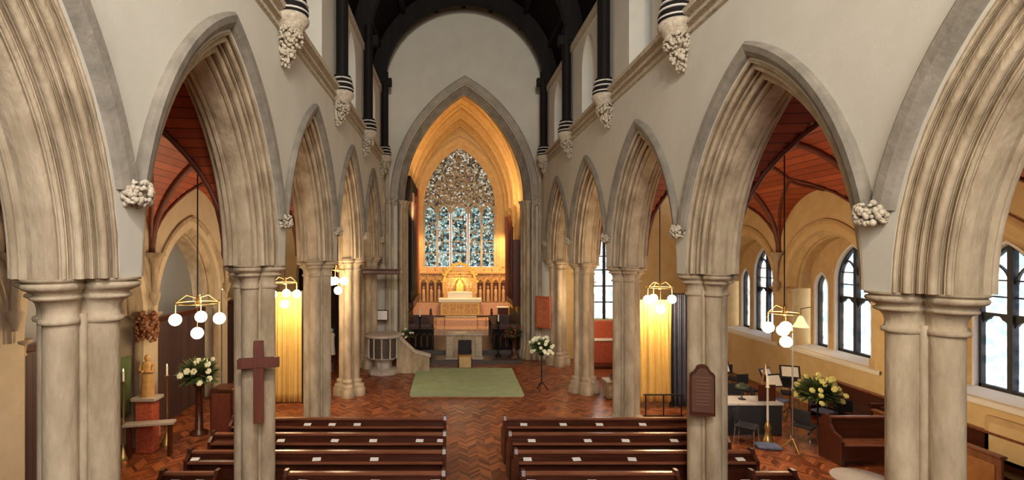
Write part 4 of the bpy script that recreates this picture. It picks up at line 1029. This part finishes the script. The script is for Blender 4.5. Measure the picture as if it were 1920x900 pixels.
t = thing('votive_bench', 'narrow pale-topped bench in front of the saint statue', 'bench', (-6.75, 11.45, 0), radians(12))
MB().bbox(-.52,.52,-.13,.13,.72,.78,.01).build('bench_top', M['marble_w'], t)
for x in (-.42,.42): MB().bbox(x-.03,x+.03,-.1,.1,0,.72,.005).build('leg', M['oak_dark'], t)
t = thing('banner_pole', 'tall thin silver pole on a tripod foot left of the cross pillar', 'pole', (-6.0, 13.4, 0))
MB().lathe([(.018,.1),(.018,3.6),(.03,3.62),(.005,3.68)], n=8).build('pole', M['chrome'], t)
for q in range(3):
    a = q*2*pi/3+.3; MB().tube([(0,0,.25),(.12*cos(a),.12*sin(a),.12),(.22*cos(a),.22*sin(a),0.01)], .016).build('leg', M['brass'], t)
t = thing('lectern_desk', 'dark wooden cupboard below the flowers in the left aisle', 'cupboard', (-5.75, 13.1, 0))
MB().bbox(-.28,.28,-.3,.3,0,1.15,.02).build('body', M['oak_dark'], t)
MB().bbox(-.24,.24,-.325,-.295,.08,1.05,.01).build('door', M['cross_wood'], t)
# white and blue statue between pillars
t = thing('robed_statue', 'white and blue robed statue glimpsed between the third and fourth left pillars', 'statue', (-4.55, 19.6, 0))
MB().lathe([(.22,0),(.22,.1),(.16,.15),(.16,.6),(.22,.66)], n=12).build('plinth', M['oak_dark'], t)
mb = MB(); mb.lathe([(.16,.66),(.13,1.0),(.12,1.3),(.15,1.42),(.06,1.5)], n=14); mb.ball((0,0,1.58), .075); mb.build('robed_figure', M['white_linen'], t)
mb = MB(); mb.loft([[(r*cos(a), r*sin(a)+.02, z) for a in [pi*.0+pi*i/10 for i in range(11)]] for r, z in ((.175,.7),(.145,1.0),(.14,1.35),(.12,1.5),(.10,1.66))], cap=False, closed=False); mb.build('mantle', M['blue_fab'], t)

# ------------------------------------------------------------------ right aisle furniture
t = thing('stone_chest', 'low carved stone chest at the foot of the fourth right pillar', 'stone chest', (5.3, 16.1, 0))
MB().bbox(-.36,.36,-.22,.22,0,.50,.03).build('body', M['stone'], t)
MB().bbox(-.40,.40,-.25,.25,.50,.58,.02).build('lid', M['marble_w'], t)
mb = MB()
for x in (-.22,0,.22): mb.bbox(x-.08,x+.08,-.235,-.215,.1,.42,.01)
mb.build('carved_panel', M['stone_carved'], t)
o = thing('wicker_basket', 'brown basket lying on the low stone chest', 'basket', (5.3, 16.1, .58))
mb = MB(); mb.lathe([(.14,0),(.2,.03),(.22,.1),(.2,.11),(.17,.04)], n=16); mb.tube([(-.2,0,.1),(-.12,0,.22),(0,0,.27),(.12,0,.22),(.2,0,.1)], .012); mb.build('wicker', M['oak_mid'], o)
t = thing('side_altar', 'red draped side altar below the far window of the right aisle', 'altar', (6.35, 20.9, 0))
MB().bbox(-.75,.75,-.3,.3,.0,1.0,.02).build('red_drape', M['red_cloth'], t)
MB().bbox(-.78,.78,-.33,.33,1.0,1.05,.01).build('cloth', M['white_linen'], t)
MB().bbox(-.6,.6,.1,.3,1.05,1.75,.02).build('carved_back', M['red_cloth'], t)
MB().bbox(-1.1,1.1,-.9,.35,-.001,.12,.02).build('step', M['oak_dark'], t)
t = thing('music_desk', 'dark table with pale top in the right aisle beside the plaque pillar', 'table', (7.6, 13.0, 0))
MB().bbox(-.75,.75,-.35,.35,.78,.84,.01).build('table_top', M['rug_grey'], t)
MB().bbox(-.72,.72,-.32,-.28,.05,.78,.01).build('front_panel', M['black_fab'], t)
for x in (-.7,.7): MB().bbox(x-.03,x+.03,-.3,.3,0,.78,.005).build('side_panel', M['oak_dark'], t)
t = thing('desk_lamp', 'small green shaded lamp standing on the table in the right aisle', 'lamp', (7.5, 13.0, .84))
MB().lathe([(.09,0),(.09,.02),(.015,.04),(.015,.35)], n=12).build('stem', M['iron'], t)
MB().lathe([(.16,.30),(.14,.36),(.06,.42),(.02,.43)], n=14).build('shade', M['leaf_dark'], t)
def processional(label, x, y, h):
    t = thing('processional_candle', label, 'candlestick', (x, y, 0))
    MB().lathe([(.14,0),(.14,.05),(.10,.12),(.06,.25),(.09,.33),(.06,.42),(.025,.5)], n=14).build('foot', M['brass'], t)
    MB().lathe([(.025,.45),(.022,h),(.05,h+.03)], n=10).build('pole', M['candle'], t)
    MB().lathe([(.03,h+.03),(.03,h+.25)], n=10).build('candle', M['candle'], t)
processional('pale processional candle on a brass foot beside the dark table', 7.75, 12.35, 1.3)
t = thing('lamp_standard', 'tall slim lamp standard on three feet left of the yellow green flowers', 'lamp', (7.95, 11.75, 0))
MB().lathe([(.022,.1),(.02,1.4),(.035,1.42),(.018,1.46),(.016,2.75)], n=10).build('pole', M['chrome'], t)
for q in range(3):
    a = q*2*pi/3+.5; MB().tube([(0,0,.3),(.12*cos(a),.12*sin(a),.15),(.24*cos(a),.24*sin(a),.015)], .022).build('foot', M['brass'], t)
MB().lathe([(.0,2.72),(.05,2.78),(.03,2.85)], n=10).build('cap', M['brass'], t)
t = thing('easel', 'folded white A-frame easel between the lamp standard and the table', 'easel', (8.05, 12.9, 0))
for s in (-1,1): MB().tube([(s*.28,-.05,0),(0,.05,1.75)], .022).build('leg', M['white_linen'] if s > 0 else M['oak_mid'], t)
MB().tube([(0,.4,0),(0,.05,1.72)], .02).build('leg', M['oak_mid'], t)
MB().bbox(-.2,.2,-.06,.0,.75,.79,.005).build('ledge', M['oak_mid'], t)
MB().bbox(-.22,.22,-.05,-.03,.79,1.25,.005).build('board', M['oak_dark'], t)
def stack_chair(label, x, y, rz, mat):
    t = thing('padded_chair', label, 'chair', (x, y, 0), rz)
    MB().bbox(-.22,.22,-.22,.22,.44,.50,.02).build('seat', mat, t)
    MB().bbox(-.21,.21,.19,.23,.58,.88,.02).build('backrest', mat, t)
    for sx in (-1,1):
        MB().tube([(sx*.2,-.2,0),(sx*.2,-.19,.44)], .012).build('leg', M['chrome'], t)
        MB().tube([(sx*.2,.24,0),(sx*.2,.2,.44),(sx*.2,.23,.86)], .012).build('leg', M['chrome'], t)
    return t
for i, (x, y, rz, m_, lab) in enumerate(((9.75,13.2,.3,'blue_fab','blue padded chair right of the yellow green flowers'),(9.9,12.6,-.2,'black_fab','black padded chair close behind the facing pew'),
     (8.55,13.9,1.2,'black_fab','black padded chair behind the lamp standard'),(9.2,14.2,.6,'blue_fab','blue padded chair behind the yellow green flowers'),(8.2,14.6,2.8,'black_fab','black padded chair farthest along the right aisle'),
     (8.5,12.15,2.2,'black_fab','black padded chair in front of the yellow green flowers'),
     (9.0,15.3,.2,'black_fab','black padded chair in the back row of the right aisle, near the window wall'),(8.2,15.6,-.3,'blue_fab','blue padded chair in the back row of the right aisle, middle'),
     (7.4,15.5,.1,'black_fab','black padded chair in the back row of the right aisle, next to the curtain'),(10.0,14.9,-.5,'black_fab','black padded chair pushed against the wall pew under the second window'),
     (9.3,16.6,.4,'black_fab','lone black padded chair at the far end below the third window'),(7.1,12.1,.8,'black_fab','black padded chair before the dark table'))):
    stack_chair(lab, x, y, rz, M[m_])
def music_stand(label, x, y, rz):
    t = thing('music_stand', label, 'music stand', (x, y, 0), rz)
    MB().tube([(0,0,.2),(0,0,1.15)], .012).build('stem', M['iron'], t)
    for q in range(3): a = q*2*pi/3; MB().tube([(0,0,.25),(.25*cos(a),.25*sin(a),.01)], .01).build('leg', M['iron'], t)
    mb = MB(); mb.add([(-.25,-.06,1.08),(.25,-.06,1.08),(.25,.08,1.4),(-.25,.08,1.4)], [(0,1,2,3)]); o = mb.build('desk', M['iron'], t); o.modifiers.new('thickness','SOLIDIFY').thickness = .01
    MB().add([(-.2,-.075,1.12),(.2,-.075,1.12),(.2,.04,1.37),(-.2,.04,1.37)], [(0,1,2,3)]).build('sheet_music', M['paper'], t)
music_stand('black music stand with white sheets beside the white easel', 8.5, 13.3, .2)
music_stand('black music stand with white sheets behind the processional candle', 7.5, 14.3, -.3)
music_stand('black music stand with white sheets in front of the back row chairs', 8.0, 14.9, .1)
music_stand('black music stand with white sheets nearest the window wall', 9.6, 14.3, -.4)
music_stand('black music stand with white sheets left of the yellow green flowers', 8.75, 14.0, .5)
o = MB().lathe([(.55,0),(.55,.012),(0.001,.013)], (0,0,0), 28).build('round_rug', M['rug_grey'], loc=(8.4, 10.3, .001)); tag(o, 'pale grey round rug on the right aisle floor', 'rug')  # thin pale grey disc laid on the floor
o = MB().bbox(-.26,.26,-.17,.17,0,.09,.04).build('kneeler_cushion', M['blue_fab'], loc=(7.5, 11.95, 0), rz=-.2); tag(o, 'blue kneeler cushion lying on the floor by the lamp standard', 'cushion')
t = thing('radiator', 'tan panelled radiator cover under the nearest right aisle window', 'radiator', (10.84, 9.6, 0))
MB().bbox(-.10,.04,-.6,.6,.5,1.35,.02).build('cover', M['stone_gold'], t)
MB().bbox(-.115,-.095,-.5,.5,.6,1.25,.01).build('panel', M['plaster_gold'], t)
